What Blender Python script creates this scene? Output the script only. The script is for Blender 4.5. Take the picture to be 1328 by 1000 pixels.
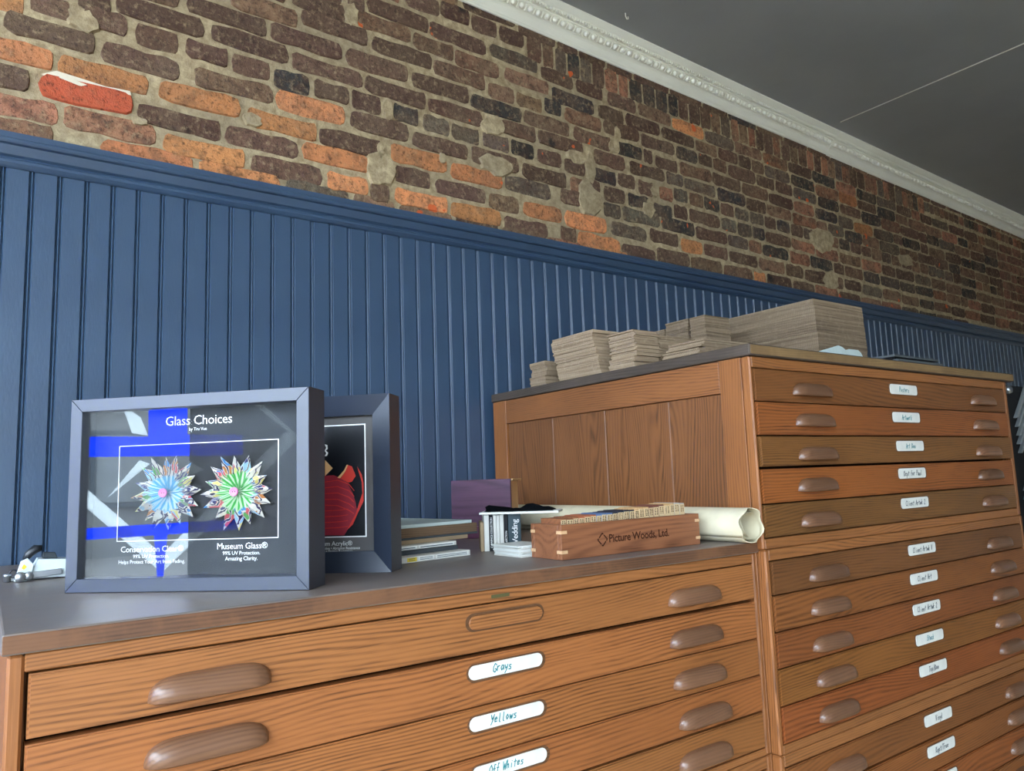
import bpy, bmesh, math, random
from mathutils import Vector, Matrix
random.seed(7)
S = bpy.context.scene
for o in list(bpy.data.objects): bpy.data.objects.remove(o)

# ------------------------------------------------------------------ camera
F_PX, YAW, PITCH, ROLL, CAM_Z = 963.7, 0.6162, 0.1235, -0.036, 1.2
WALL_ROT = 0.0087                    # the masonry stands half a degree off the cabinets
def basis(y, p, r):
    cy, sy, cp, sp, cr, sr = math.cos(y), math.sin(y), math.cos(p), math.sin(p), math.cos(r), math.sin(r)
    fw = Vector((sy*cp, cy*cp, sp)); r0 = Vector((cy, -sy, 0)); u0 = r0.cross(fw)
    return cr*r0+sr*u0, -sr*r0+cr*u0, fw
RT, UP, FW = basis(YAW, PITCH, ROLL)
CAM = Vector((0, 0, CAM_Z))
cam = bpy.data.cameras.new('camera'); camo = bpy.data.objects.new('camera', cam); S.collection.objects.link(camo)
cam.sensor_fit = 'HORIZONTAL'; cam.sensor_width = 36; cam.lens = 36*F_PX/1328; cam.clip_start = .02
m = Matrix((RT, UP, -FW)).transposed().to_4x4(); m.translation = CAM; camo.matrix_world = m
S.camera = camo
# ------------------------------------------------------------------ light
w = bpy.data.worlds.new('sky'); S.world = w; w.use_nodes = True
bg = w.node_tree.nodes['Background']; bg.inputs[0].default_value = (.70, .845, 1, 1); bg.inputs[1].default_value = 14.0
S.view_settings.view_transform = 'Standard'; S.view_settings.look = 'None'
S.view_settings.exposure = 0.42; S.view_settings.gamma = 1; S.view_settings.use_curve_mapping = False
WX = -1.9                            # the shop window stands left of the camera
pl = bpy.data.lights.new('window_portal', 'AREA'); pl.shape = 'RECTANGLE'; pl.size = 2.36; pl.size_y = 5.0
pl.cycles.is_portal = True
plo = bpy.data.objects.new('window_portal', pl); S.collection.objects.link(plo)
plo.location = (WX-.03, -.95, 1.66); plo.rotation_euler = (0, -math.pi/2, 0)
pl2 = bpy.data.lights.new('fill_window_portal', 'AREA'); pl2.shape = 'RECTANGLE'; pl2.size = .9; pl2.size_y = 2.36  # portal for the added front fill window
pl2.cycles.is_portal = True
plo2 = bpy.data.objects.new('fill_window_portal', pl2); S.collection.objects.link(plo2)
plo2.location = (-1.25, -4.25, 1.66); plo2.rotation_euler = (math.pi/2, 0, 0)

# ------------------------------------------------------------------ helpers
def ray(x, y): return FW+RT*((x-664)/F_PX)-UP*((y-500)/F_PX)
def onY(x, y, yy): d = ray(x, y); return CAM+d*(yy/d.y)
def onX(x, y, xx): d = ray(x, y); return CAM+d*(xx/d.x)
def onZ(x, y, zz): d = ray(x, y); return CAM+d*((zz-CAM_Z)/d.z)
def unrot(p):
    c, s = math.cos(-WALL_ROT), math.sin(-WALL_ROT); return Vector((c*p.x-s*p.y, s*p.x+c*p.y, p.z))
def lin(r, g, b):
    f = lambda c: (c/255/12.92 if c <= 10 else ((c/255+.055)/1.055)**2.4)
    return (f(r), f(g), f(b), 1)
def link(o): S.collection.objects.link(o); return o
def obj(name, me, mat=None, parent=None, loc=(0,0,0), rot=(0,0,0)):
    o = bpy.data.objects.new(name, me); link(o)
    if mat is not None and me is not None:
        if not me.materials: me.materials.append(mat)
    o.parent = parent; o.location = loc; o.rotation_euler = rot
    return o
def empty(name, loc=(0,0,0), rz=0):
    o = bpy.data.objects.new(name, None); link(o); o.location = loc; o.rotation_euler = (0,0,rz); o.empty_display_size = .05
    return o
def tag(o, label=None, cat=None, group=None, kind=None):
    if label: o['label'] = label
    if cat: o['category'] = cat
    if group: o['group'] = group
    if kind: o['kind'] = kind
    return o
def fin(bm, name='m', smooth=False):
    bmesh.ops.recalc_face_normals(bm, faces=bm.faces)
    me = bpy.data.meshes.new(name); bm.to_mesh(me); bm.free()
    if smooth:
        for p in me.polygons: p.use_smooth = True
    return me
def addbox(bm, x0, x1, y0, y1, z0, z1, jit=None):
    v = [bm.verts.new(p) for p in ((x0,y0,z0),(x1,y0,z0),(x1,y1,z0),(x0,y1,z0),(x0,y0,z1),(x1,y0,z1),(x1,y1,z1),(x0,y1,z1))]
    for f in ((0,3,2,1),(4,5,6,7),(0,1,5,4),(1,2,6,5),(2,3,7,6),(3,0,4,7)): bm.faces.new([v[i] for i in f])
    return v
def box(x0, x1, y0, y1, z0, z1, bev=0, seg=1):
    bm = bmesh.new(); addbox(bm, x0, x1, y0, y1, z0, z1)
    if bev: bmesh.ops.bevel(bm, geom=list(bm.edges), offset=bev, segments=seg, affect='EDGES', profile=.5)
    return fin(bm, 'box')
def prism(pts, depth, axis='y', bev=0):
    """polygon in (a,b) extruded by depth. axis y: (a,b)->(x,z); axis x: (a,b)->(y,z); axis z: (x,y)"""
    f = {'y': lambda a, b, t: (a, t, b), 'x': lambda a, b, t: (t, a, b), 'z': lambda a, b, t: (a, b, t)}[axis]
    bm = bmesh.new(); A = [bm.verts.new(f(a, b, 0)) for a, b in pts]; B = [bm.verts.new(f(a, b, depth)) for a, b in pts]
    n = len(pts); bm.faces.new(A); bm.faces.new(B[::-1])
    for i in range(n): bm.faces.new((A[i], B[i], B[(i+1) % n], A[(i+1) % n]))
    if bev:
        e = [e for e in bm.edges if (e.verts[0] in A) == (e.verts[1] in A)]
        bmesh.ops.bevel(bm, geom=e, offset=bev, segments=1, affect='EDGES')
    return fin(bm, 'prism')
def pill(L, h, r=None, n=6):
    r = h/2 if r is None else r; pts = []
    for cx, cz, a0 in ((L/2-r, h/2-r, 0), (-L/2+r, h/2-r, 90), (-L/2+r, -h/2+r, 180), (L/2-r, -h/2+r, 270)):
        for i in range(n+1):
            a = math.radians(a0+90*i/n); pts.append((cx+r*math.cos(a), cz+r*math.sin(a)))
    return pts
def extrude_x(prof, x0, x1, slope=0, nseg=1, closed=True):
    """profile of (y,z) swept along x; z is lowered by slope per metre"""
    bm = bmesh.new(); rings = []
    for k in range(nseg+1):
        x = x0+(x1-x0)*k/nseg; rings.append([bm.verts.new((x, y, z+slope*x)) for y, z in prof])
    n = len(prof)
    for a, b in zip(rings, rings[1:]):
        for i in range(n if closed else n-1): bm.faces.new((a[i], a[(i+1) % n], b[(i+1) % n], b[i]))
    if closed: bm.faces.new(rings[0]); bm.faces.new(rings[-1][::-1])
    return fin(bm, 'sweep')
def lathe(prof, n=20, axis='z'):
    bm = bmesh.new(); R = []
    for k in range(n):
        a = 2*math.pi*k/n; c, s = math.cos(a), math.sin(a)
        R.append([bm.verts.new({'z': (r*c, r*s, t), 'y': (r*c, t, r*s), 'x': (t, r*c, r*s)}[axis]) for r, t in prof])
    for k in range(n):
        a, b = R[k], R[(k+1) % n]
        for i in range(len(prof)-1): bm.faces.new((a[i], a[i+1], b[i+1], b[i]))
    bmesh.ops.remove_doubles(bm, verts=bm.verts, dist=1e-6)
    return fin(bm, 'lathe', True)
def tube(pts, r, n=8):
    bm = bmesh.new(); rings = []
    P = [Vector(p) for p in pts]
    for i, p in enumerate(P):
        t = (P[min(i+1, len(P)-1)]-P[max(i-1, 0)]).normalized(); a = t.orthogonal().normalized() if i == 0 else (a-t*a.dot(t)).normalized(); b = t.cross(a)
        rr = r[i] if isinstance(r, (list, tuple)) else r
        rings.append([bm.verts.new(p+a*rr*math.cos(2*math.pi*k/n)+b*rr*math.sin(2*math.pi*k/n)) for k in range(n)])
    for A, B in zip(rings, rings[1:]):
        for k in range(n): bm.faces.new((A[k], A[(k+1) % n], B[(k+1) % n], B[k]))
    bm.faces.new(rings[0][::-1]); bm.faces.new(rings[-1])
    return fin(bm, 'tube', True)
def text(body, size, align='CENTER', shear=0, offset=0, space=1.0):
    cu = bpy.data.curves.new('t', 'FONT'); cu.body = body; cu.size = size; cu.align_x = align; cu.shear = shear; cu.offset = offset; cu.resolution_u = 2
    cu.space_character = space
    o = bpy.data.objects.new('t', cu); me = bpy.data.meshes.new_from_object(o); bpy.data.objects.remove(o); me.materials.clear()
    return me
def scribble(body, h):
    """hand lettering as pen strokes: each letter a few short strokes on a 1 x 1 box"""
    G = {'G': [[(.8,.8),(.4,1),(.05,.6),(.1,.15),(.5,0),(.8,.3),(.5,.4)]], 'r': [[(.1,.55),(.15,0)],[(.15,.35),(.4,.55),(.65,.5)]],
     'a': [[(.7,.5),(.3,.55),(.1,.25),(.3,0),(.65,.25),(.7,.5),(.75,0)]], 'y': [[(.1,.55),(.3,.15),(.6,.3)],[(.75,.55),(.55,0),(.2,-.4)]],
     's': [[(.7,.5),(.3,.5),(.25,.35),(.65,.2),(.6,.02),(.15,.02)]], 'Y': [[(.1,1),(.35,.5),(.75,.75)],[(.85,1),(.5,.3),(.2,-.1)]],
     'e': [[(.15,.3),(.65,.35),(.5,.55),(.15,.4),(.2,.05),(.65,.08)]], 'l': [[(.35,1),(.3,.1),(.5,0)]], 'o': [[(.4,.55),(.1,.3),(.35,0),(.65,.25),(.4,.55)]],
     'w': [[(.05,.5),(.2,0),(.4,.4),(.55,0),(.8,.5)]], 'O': [[(.5,1),(.1,.6),(.2,.05),(.6,0),(.85,.5),(.5,1)]], 'f': [[(.75,.95),(.45,1),(.35,0)],[(.15,.5),(.65,.5)]],
     'F': [[(.2,1),(.15,0)],[(.2,.95),(.75,1)],[(.2,.5),(.6,.52)]], 'W': [[(0,1),(.2,0),(.45,.7),(.6,0),(.9,1)]], 'h': [[(.2,1),(.15,0)],[(.18,.35),(.5,.5),(.6,0)]],
     'i': [[(.4,.5),(.38,0)],[(.45,.75),(.48,.78)]], 't': [[(.4,.9),(.35,0)],[(.1,.6),(.75,.62)]], 'C': [[(.8,.85),(.4,1),(.1,.5),(.3,.05),(.8,.12)]],
     'n': [[(.12,.5),(.12,0)],[(.14,.35),(.45,.52),(.6,0)]], 'A': [[(.05,0),(.45,1),(.8,0)],[(.2,.4),(.65,.4)]], 'k': [[(.2,1),(.15,0)],[(.6,.55),(.2,.25),(.65,0)]],
     'S': [[(.75,.9),(.3,.95),(.2,.6),(.7,.4),(.6,.03),(.1,.08)]], 'T': [[(.05,.95),(.85,1)],[(.45,.97),(.4,0)]], 'p': [[(.2,.5),(.12,-.4)],[(.2,.45),(.55,.5),(.6,.15),(.2,.05)]],
     '/': [[(.7,1.05),(.2,-.1)]], 'V': [[(.05,1),(.35,0),(.8,1)]], 'I': [[(.4,1),(.38,0)]], 'v': [[(.1,.5),(.35,0),(.65,.52)]], 'u': [[(.1,.5),(.15,.05),(.5,.05),(.6,.5),(.62,0)]],
     'm': [[(.05,.5),(.05,0)],[(.06,.4),(.3,.5),(.38,0)],[(.4,.4),(.65,.5),(.75,0)]], 'b': [[(.15,1),(.15,0),(.55,.05),(.6,.4),(.18,.45)]], 'd': [[(.65,1),(.65,0),(.2,.05),(.15,.4),(.6,.45)]],
     'K': [[(.15,1),(.12,0)],[(.7,1),(.15,.45),(.75,0)]], 'N': [[(.1,0),(.12,1),(.65,0),(.7,1)]], 'P': [[(.15,0),(.18,1),(.7,.9),(.65,.55),(.2,.5)]], 'c': [[(.65,.48),(.3,.55),(.12,.2),(.4,0),(.7,.1)]],
     '2': [[(.15,.8),(.5,1),(.7,.7),(.1,0),(.8,.02)]], 'B': [[(.15,0),(.18,1),(.6,.85),(.2,.5),(.7,.3),(.15,0)]], 'g': [[(.7,.5),(.3,.55),(.15,.2),(.65,.15),(.7,.5),(.65,-.3),(.2,-.35)]]}
    bm = bmesh.new(); x = 0; th = h*.06
    for ch in body:
        if ch == ' ': x += h*.5; continue
        dy = random.uniform(-.06, .06)*h
        for st in G.get(ch, G['2' if ch == '5' else 'o']):
            P = [Vector((x+a*h*.62+(b*h*.16), b*h+dy)) for a, b in st]
            for p, q in zip(P, P[1:]):
                d = (q-p); n = Vector((-d.y, d.x)); n = n.normalized()*th if n.length else n; e = d.normalized()*th*.6
                bm.faces.new([bm.verts.new((v.x, v.y, 0)) for v in (p-n-e, q-n+e, q+n+e, p+n-e)])
        x += h*.56
    for v in bm.verts: v.co.x -= x/2
    me = bpy.data.meshes.new('script'); bm.to_mesh(me); bm.free(); return me

# ------------------------------------------------------------------ materials
class NT:
    def __init__(s, name):
        s.m = bpy.data.materials.new(name); s.m.use_nodes = True; s.t = s.m.node_tree; s.b = s.t.nodes['Principled BSDF']; s.out = s.t.nodes['Material Output']
    def n(s, typ, **kw):
        x = s.t.nodes.new('ShaderNode'+typ)
        for k, v in kw.items():
            if k.startswith('i_'): x.inputs[int(k[2:])].default_value = v
            else: setattr(x, k, v)
        return x
    def l(s, a, b): s.t.links.new(a, b)
    def val(s, sock, v):
        if hasattr(v, 'is_linked'): s.l(v, sock)
        else: sock.default_value = v
    def math(s, op, a, b=0.0, clamp=False):
        x = s.n('Math', operation=op, use_clamp=clamp); s.val(x.inputs[0], a); s.val(x.inputs[1], b); return x.outputs[0]
    def mix(s, f, a, b, mode='MIX'):
        x = s.n('Mix', data_type='RGBA', blend_type=mode); s.val(x.inputs[0], f); s.val(x.inputs[6], a); s.val(x.inputs[7], b); return x.outputs[2]
    def coords(s, scale=(1,1,1), rnd=0.0):
        c = s.n('TexCoord').outputs['Object']
        if rnd:
            i = s.n('ObjectInfo'); v = s.n('VectorMath', operation='SCALE'); cx = s.n('CombineXYZ'); 
            for k in range(3): s.l(s.math('MULTIPLY', i.outputs['Random'], rnd*(k+1)*1.37), cx.inputs[k])
            a = s.n('VectorMath', operation='ADD'); s.l(c, a.inputs[0]); s.l(cx.outputs[0], a.inputs[1]); c = a.outputs[0]; s.t.nodes.remove(v)
        mp = s.n('Mapping'); mp.inputs['Scale'].default_value = scale; s.l(c, mp.inputs[0]); return mp.outputs[0]
    def noise(s, vec, scale=1, detail=3, rough=.5):
        x = s.n('TexNoise'); x.inputs['Scale'].default_value = scale; x.inputs['Detail'].default_value = detail; x.inputs['Roughness'].default_value = rough
        s.l(vec, x.inputs['Vector']); return x.outputs[0]
    def ramp(s, f, a, b, smooth=True):
        x = s.n('MapRange', interpolation_type='SMOOTHSTEP' if smooth else 'LINEAR'); s.val(x.inputs[0], f); x.inputs[1].default_value = a; x.inputs[2].default_value = b; return x.outputs[0]
    def bump(s, h, strength=.3, dist=.002):
        x = s.n('Bump'); x.inputs['Strength'].default_value = strength; x.inputs['Distance'].default_value = dist; s.l(h, x.inputs['Height']); s.l(x.outputs[0], s.b.inputs['Normal'])
    def done(s, col=None, rough=.5, spec=.5, metal=0):
        if col is not None: s.val(s.b.inputs['Base Color'], col)
        s.val(s.b.inputs['Roughness'], rough); s.val(s.b.inputs['Specular IOR Level'], spec); s.b.inputs['Metallic'].default_value = metal
        return s.m
def plain(name, col, rough=.5, spec=.5, metal=0, bump=0, bscale=200):
    t = NT(name)
    v = t.coords()
    if bump: t.bump(t.noise(v, bscale, 3), bump, .001)
    n = t.noise(v, 30, 3)
    c = t.mix(t.ramp(n, .3, .8), col, tuple(x*.88 for x in col[:3])+(1,))
    return t.done(c, rough, spec, metal)
def wood(name, axis='x', base=lin(162,105,60), dark=lin(82,48,26), freq=78, rough=.42, spec=.4, wear=0.0, wearcol=lin(60,50,44), amp=27, tint=True):
    t = NT(name); L = {'x': (1.2,6,6), 'z': (6,6,1.2), 'y': (6,1.2,6)}[axis]
    Fn = {'x': (14,420,420), 'z': (420,420,14), 'y': (420,14,420)}[axis]
    n1 = t.noise(t.coords(L, 9), 1, 2, .45)
    sep = t.n('SeparateXYZ'); t.l(t.coords((1,1,1), 9), sep.inputs[0])
    cross = {'x': t.math('ADD', sep.outputs[2], sep.outputs[1]), 'z': t.math('ADD', sep.outputs[0], sep.outputs[1]), 'y': t.math('ADD', sep.outputs[0], sep.outputs[2])}[axis]
    ph = t.math('ADD', t.math('MULTIPLY', cross, freq*13.0), t.math('MULTIPLY', n1, amp*4.6))
    wv = t.math('MULTIPLY_ADD', t.math('SINE', ph), .5); wv.node.inputs[2].default_value = .5
    fine = t.noise(t.coords(Fn, 9), 1, 2, .6)
    pores = t.ramp(fine, .5, .72)
    g = t.math('MULTIPLY', t.math('POWER', wv, 1.5), t.math('ADD', .50, t.math('MULTIPLY', pores, .35)))
    blot = t.noise(t.coords({'x': (4,26,26), 'z': (26,26,4), 'y': (26,4,26)}[axis], 5), 1, 3, .6)
    g = t.math('MULTIPLY', g, t.math('MULTIPLY_ADD', t.ramp(blot, .35, .65), .9)); g.node.inputs[1].links[0].from_node.inputs[2].default_value = .45
    col = t.mix(t.math('MULTIPLY', g, .9, True), base, dark)
    big = t.noise(t.coords((2.2,2.2,2.2), 9), 1, 2)
    col = t.mix(t.math('MULTIPLY', t.ramp(big, .35, .75), .45), col, tuple(c*.55 for c in base[:3])+(1,))
    col = t.mix(t.math('MULTIPLY', pores, .22), col, dark)
    if wear:
        wn = t.noise(t.coords((5,5,5), 3), 2.2, 5, .65); col = t.mix(t.math('MULTIPLY', t.ramp(wn, .4, .62), wear), col, wearcol)
    if tint:
        oi = t.n('ObjectInfo'); col = t.mix(1.0, col, oi.outputs['Color'], 'MULTIPLY')
    t.bump(t.math('ADD', fine, t.math('MULTIPLY', wv, .3)), .18, .0012)
    return t.done(col, rough, spec)
M = {}
M['oak_x'] = wood('oak_drawer_front', 'x')
M['oak_z'] = wood('oak_upright', 'z', base=lin(158,100,56))
M['oak_panel'] = wood('oak_side_panel', 'z', base=lin(138,90,54), dark=lin(68,41,24), freq=56, amp=34)
M['oak_y'] = wood('oak_side_rail', 'y', base=lin(148,94,54))
M['handle'] = wood('polished_brown_pull', 'x', base=lin(128,92,68), dark=lin(92,64,48), freq=70, rough=.3, spec=.6)
M['top_low'] = wood('worn_dark_top', 'x', base=lin(126,112,102), dark=lin(92,80,72), freq=90, rough=.42, spec=.9, wear=.6, wearcol=lin(108,102,100))
M['top_tall'] = wood('weathered_dark_top', 'y', base=lin(92,80,72), dark=lin(54,46,42), freq=90, rough=.62, spec=.3, wear=.5, wearcol=lin(74,64,58))
M['top_edge'] = wood('worn_brown_edge', 'x', base=lin(106,74,54), dark=lin(58,38,28), freq=90, rough=.5, wear=.6, wearcol=lin(128,88,60))
M['walnut'] = wood('walnut', 'x', base=lin(150,96,64), dark=lin(92,54,36), freq=40, rough=.45)
M['maple'] = wood('pale_spline_wood', 'x', base=lin(226,184,140), dark=lin(190,146,100), freq=60)
M['purple'] = wood('purpleheart', 'x', base=lin(84,52,74), dark=lin(52,30,46), freq=26, rough=.35, amp=22)
M['ply'] = wood('pale_plywood', 'z', base=lin(206,166,116), dark=lin(170,128,84), freq=60)
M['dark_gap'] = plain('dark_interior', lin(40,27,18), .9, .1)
M['white_card'] = plain('white_card', lin(232,234,228), .45, .4)
M['teal_ink'] = plain('teal_ink', lin(20,140,150), .6)
M['dark_ink'] = plain('dark_ink', lin(40,60,75), .6)
M['white_ink'] = plain('white_print', lin(240,240,238), .6)
M['burn'] = plain('burnt_mark', lin(64,36,24), .8, .1)

def blue_paint():
    t = NT('navy_satin_paint'); v = t.coords((1,1,1))
    n = t.noise(v, 3, 3); c = t.mix(t.ramp(n, .3, .7), lin(52,71,94), lin(57,78,102))
    t.bump(t.noise(t.coords((60,60,14)), 4, 3), .22, .0012)
    return t.done(c, .34, .6)
M['navy'] = blue_paint()
def mortar():
    t = NT('lime_mortar'); v = t.coords()
    a = t.noise(v, 45, 6, .7); b = t.noise(v, 5, 3)
    c = t.mix(t.ramp(a, .3, .75), lin(148,128,98), lin(204,184,146)); c = t.mix(t.math('MULTIPLY', t.ramp(b, .35, .7), .5), c, lin(142,128,104))
    t.bump(a, .9, .006); return t.done(c, .95, .15)
M['mortar'] = mortar()
def brick(name, attr, soot=.75, haze=.62, chalk=.5):
    t = NT(name); v = t.coords((1,1,1), 0) if attr else None
    if attr: base = t.n('VertexColor', layer_name='tone').outputs[0]
    else:
        oi = t.n('ObjectInfo'); base = oi.outputs['Color']
        geo = t.n('NewGeometry'); v = geo.outputs['Position']       # world position, so grain keeps its size on scaled bricks
    a = t.noise(v, 24, 6, .68); b = t.noise(v, 60, 5, .7); c_ = t.noise(v, 9, 4, .6)
    hsv = t.n('HueSaturation'); hsv.inputs['Saturation'].default_value = .92; t.l(base, hsv.inputs['Color']); base = hsv.outputs[0]
    c = t.mix(t.math('MULTIPLY', t.ramp(a, .42, .66), soot), base, lin(84,62,52))      # soot-brown skin over the body colour
    c = t.mix(t.math('MULTIPLY', t.ramp(c_, .42, .66), chalk), c, lin(120,100,80))
    c = t.mix(t.math('MULTIPLY', t.ramp(b, .48, .74), haze), c, lin(178,154,118))       # mortar haze
    c = t.mix(t.math('MULTIPLY', t.ramp(t.noise(v, 95, 4, .7), .52, .66), .62), c, lin(58,46,40))
    chip = t.noise(v, 15, 2, .4); c = t.mix(t.ramp(chip, .745, .76), c, lin(214,104,58))
    c = t.mix(t.math('MULTIPLY', t.ramp(t.noise(v, 7, 4, .6), .64, .74), .85), c, lin(38,38,38))
    h = t.math('ADD', t.math('MULTIPLY', a, 1.2), t.math('MULTIPLY', b, .8)); t.bump(h, 1.0, .007)
    return t.done(c, .9, .2)
M['brick'] = brick('old_brick', False); M['brick_far'] = brick('old_brick_far', True); M['brick_clean'] = brick('clean_orange_brick', False, .5, .28, .22); M['brick_red'] = brick('fresh_red_brick', False, .12, .12, .05)
def painted(name, col, rough, sc=60, bs=.1):
    t = NT(name); v = t.coords(); n = t.noise(v, 2.5, 4); c = t.mix(t.ramp(n, .35, .7), col, tuple(x*.9 for x in col[:3])+(1,))
    t.bump(t.noise(v, sc, 3), bs, .002); return t.done(c, rough, .4)
M['crown'] = painted('cream_gloss_paint', lin(240,236,218), .35)
M['ceiling'] = painted('charcoal_ceiling_paint', lin(152,153,150), .38, 30)
M['plaster'] = painted('pale_plaster', lin(228,226,220), .8)
M['floor'] = wood('floor_boards', 'x', base=lin(206,184,152), dark=lin(150,122,92), freq=30, tint=False)
M['frame_black'] = plain('black_satin_frame', lin(30,40,58), .42, 1.0, bump=.05)
M['mat_board'] = plain('charcoal_mat_board', lin(50,54,58), .8, .3, bump=.25, bscale=900)
M['backing'] = plain('black_backing', lin(26,27,30), .7, .3)
M['metal'] = plain('brushed_metal', lin(190,195,200), .3, .5, .9)
M['white_enamel'] = plain('white_enamel', lin(214,226,228), .3, .5)
M['black_plastic'] = plain('black_plastic', lin(34,38,44), .35, .5)
M['yellow'] = plain('yellow_sticker', lin(232,204,60), .5)
M['black_cloth'] = plain('black_cloth', lin(22,26,32), .95, .1, bump=.5, bscale=300)
M['canvas'] = plain('cream_canvas', lin(218,208,178), .85, .2, bump=.4, bscale=700)
M['paper'] = plain('off_white_paper', lin(214,212,204), .8, .2)
M['tan_board'] = plain('tan_board', lin(158,136,108), .85, .2)
M['grey_board'] = plain('grey_board', lin(70,76,80), .8, .2)
M['brown_board'] = wood('brown_chipboard', 'x', base=lin(126,100,76), dark=lin(84,64,48), freq=120, rough=.8, tint=False)
M['pale_cover'] = plain('pale_blue_white_cover', lin(196,210,206), .5, .4)
M['plastic_bag'] = plain('milky_plastic', lin(206,220,216), .35, .5)
M['dark_sheet'] = plain('dark_grey_sheet', lin(92,98,100), .45, .5)
def cardboard():
    t = NT('corrugated_cardboard'); v = t.coords((1,1,1))
    wv = t.n('TexWave', wave_type='BANDS', bands_direction='Y'); wv.inputs['Scale'].default_value = 55; wv.inputs['Distortion'].default_value = 1.5; t.l(v, wv.inputs[0])
    n = t.noise(v, 60, 4, .6); z = t.noise(t.coords((3,3,140)), 1, 3, .6)
    c = t.mix(t.ramp(z, .35, .7), lin(172,152,128), lin(134,115,95)); c = t.mix(t.math('MULTIPLY', wv.outputs[0], .22), c, lin(84,69,56)); c = t.mix(t.math('MULTIPLY', t.ramp(n, .5, .8), .4), c, lin(190,172,148))
    oi = t.n('ObjectInfo'); c = t.mix(1.0, c, oi.outputs['Color'], 'MULTIPLY')
    t.bump(wv.outputs[0], .4, .002); return t.done(c, .9, .15)
M['cardboard'] = cardboard()
def glass(name, ior, tint=(1,1,1,1)):
    t = NT(name); t.t.nodes.remove(t.b)
    g = t.n('BsdfGlossy'); g.inputs['Roughness'].default_value = .0; tr = t.n('BsdfTransparent'); tr.inputs[0].default_value = tint
    fr = t.n('Fresnel'); gb = t.n('NewGeometry'); mi = t.math('ADD', ior, t.math('MULTIPLY', gb.outputs['Backfacing'], 1/ior-ior)); t.l(mi, fr.inputs[0]); mx = t.n('MixShader'); t.l(fr.outputs[0], mx.inputs[0]); t.l(tr.outputs[0], mx.inputs[1]); t.l(g.outputs[0], mx.inputs[2]); t.l(mx.outputs[0], t.out.inputs[0])
    return t.m
M['glass'] = glass('clear_glass', 1.95); M['glass_ar'] = glass('anti_reflection_glass', 1.25); M['window_glass'] = glass('window_glass', 1.3)
def vinyl(name, col):
    t = NT(name); t.t.nodes.remove(t.b); a = t.n('BsdfTranslucent'); a.inputs[0].default_value = col; b = t.n('BsdfDiffuse'); b.inputs[0].default_value = col
    mx = t.n('MixShader', i_0=.12); t.l(a.outputs[0], mx.inputs[1]); t.l(b.outputs[0], mx.inputs[2]); t.l(mx.outputs[0], t.out.inputs[0]); return t.m
M['vinyl_blue'] = vinyl('blue_window_vinyl', lin(70,125,255)); M['vinyl_white'] = vinyl('white_window_vinyl', lin(235,240,240))

# ------------------------------------------------------------------ the room
def setting(name, me, mat, parent=None, smooth=False):
    o = obj(name, me, mat, parent)
    if parent is None: o.rotation_euler = (0,0,WALL_ROT); tag(o, kind='structure')
    return o
D = 1.95; SL = -.0185; X0, X1, YB = WX, 8.6, -4.2
wall = setting('wall_back', box(X0, X1, D, D+.2, 0, 3.1), M['mortar'])
tag(wall, 'old brick wall above navy beadboard wainscot', 'wall')
setting('floor', box(X0-.3, X1, YB, D+.2, -.1, 0), M['floor'])
CZ = 2.875+.0185*1.64                # ceiling height at x = 0
bm = bmesh.new(); v = addbox(bm, X0-.3, X1, YB, D+.2, CZ, CZ+.15)
for q in v: q.co.z += SL*q.co.x
ceil = setting('ceiling', fin(bm), M['ceiling'])
FX0, FX1 = -1.7, -.8
bm = bmesh.new(); addbox(bm, X0, X1, YB-.15, YB, 0, .48); addbox(bm, X0, X1, YB-.15, YB, 2.84, 3.1); addbox(bm, X0, FX0, YB-.15, YB, .48, 2.84); addbox(bm, FX1, X1, YB-.15, YB, .48, 2.84)
setting('wall_front', fin(bm), M['plaster'])
fill_win = empty('added_fill_window', (0, YB-.07, 0)); tag(fill_win, kind='structure')  # unseen window added behind the camera for frontal fill light
for a, b in ((FX0, -1.25), (-1.25, FX1)): obj('window_pane', box(a+.03, b-.03, -.004, .004, .51, 2.81), M['window_glass'], fill_win)
for a in (FX0, -1.25, FX1): obj('mullion', box(a-.035, a+.035, -.04, .04, .48, 2.84), M['frame_black'], fill_win)
for z in (.5, 2.82): obj('window_rail', box(FX0, FX1, -.04, .04, z-.03, z+.03), M['frame_black'], fill_win)
setting('wall_right', box(X1, X1+.15, YB, D, 0, 3.1), M['plaster'])
# window wall on the left: sill, head and piers around one wide opening
WY0, WY1, WZ0, WZ1 = -3.45, 1.55, .48, 2.84
bm = bmesh.new()
addbox(bm, X0-.2, X0, YB, D+.2, 0, WZ0); addbox(bm, X0-.2, X0, YB, D+.2, WZ1, 3.1); addbox(bm, X0-.2, X0, YB, WY0, WZ0, WZ1); addbox(bm, X0-.2, X0, WY1, D+.2, WZ0, WZ1)
setting('wall_left', fin(bm), M['plaster'])
win = empty('window_1', (X0-.05, 0, 0)); win.rotation_euler = (0,0,0); tag(win, kind='structure')
cuts = [WY0, -1.75, -.1, WY1]
for a, b in zip(cuts, cuts[1:]): obj('window_pane', box(-.004, .004, a+.03, b-.03, WZ0+.03, WZ1-.03), M['window_glass'], win)
for a in cuts: obj('mullion', box(-.04, .04, a-.035, a+.035, WZ0, WZ1), M['frame_black'], win)
for z in (WZ0+.02, WZ1-.02): obj('window_rail', box(-.04, .04, WY0, WY1, z-.03, z+.03), M['frame_black'], win)
def decal(name, pts, mat): obj(name, prism(pts, .002, 'x'), mat, win, (.03 if 'blue' in name else .026, 0, 0))
decal('blue_vinyl_bar', [(.45,1.34),(1.5,1.34),(1.5,1.42),(.83,1.42),(.84,2.1),(.69,2.1),(.68,1.43),(.45,1.43)], M['vinyl_blue'])
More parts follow.
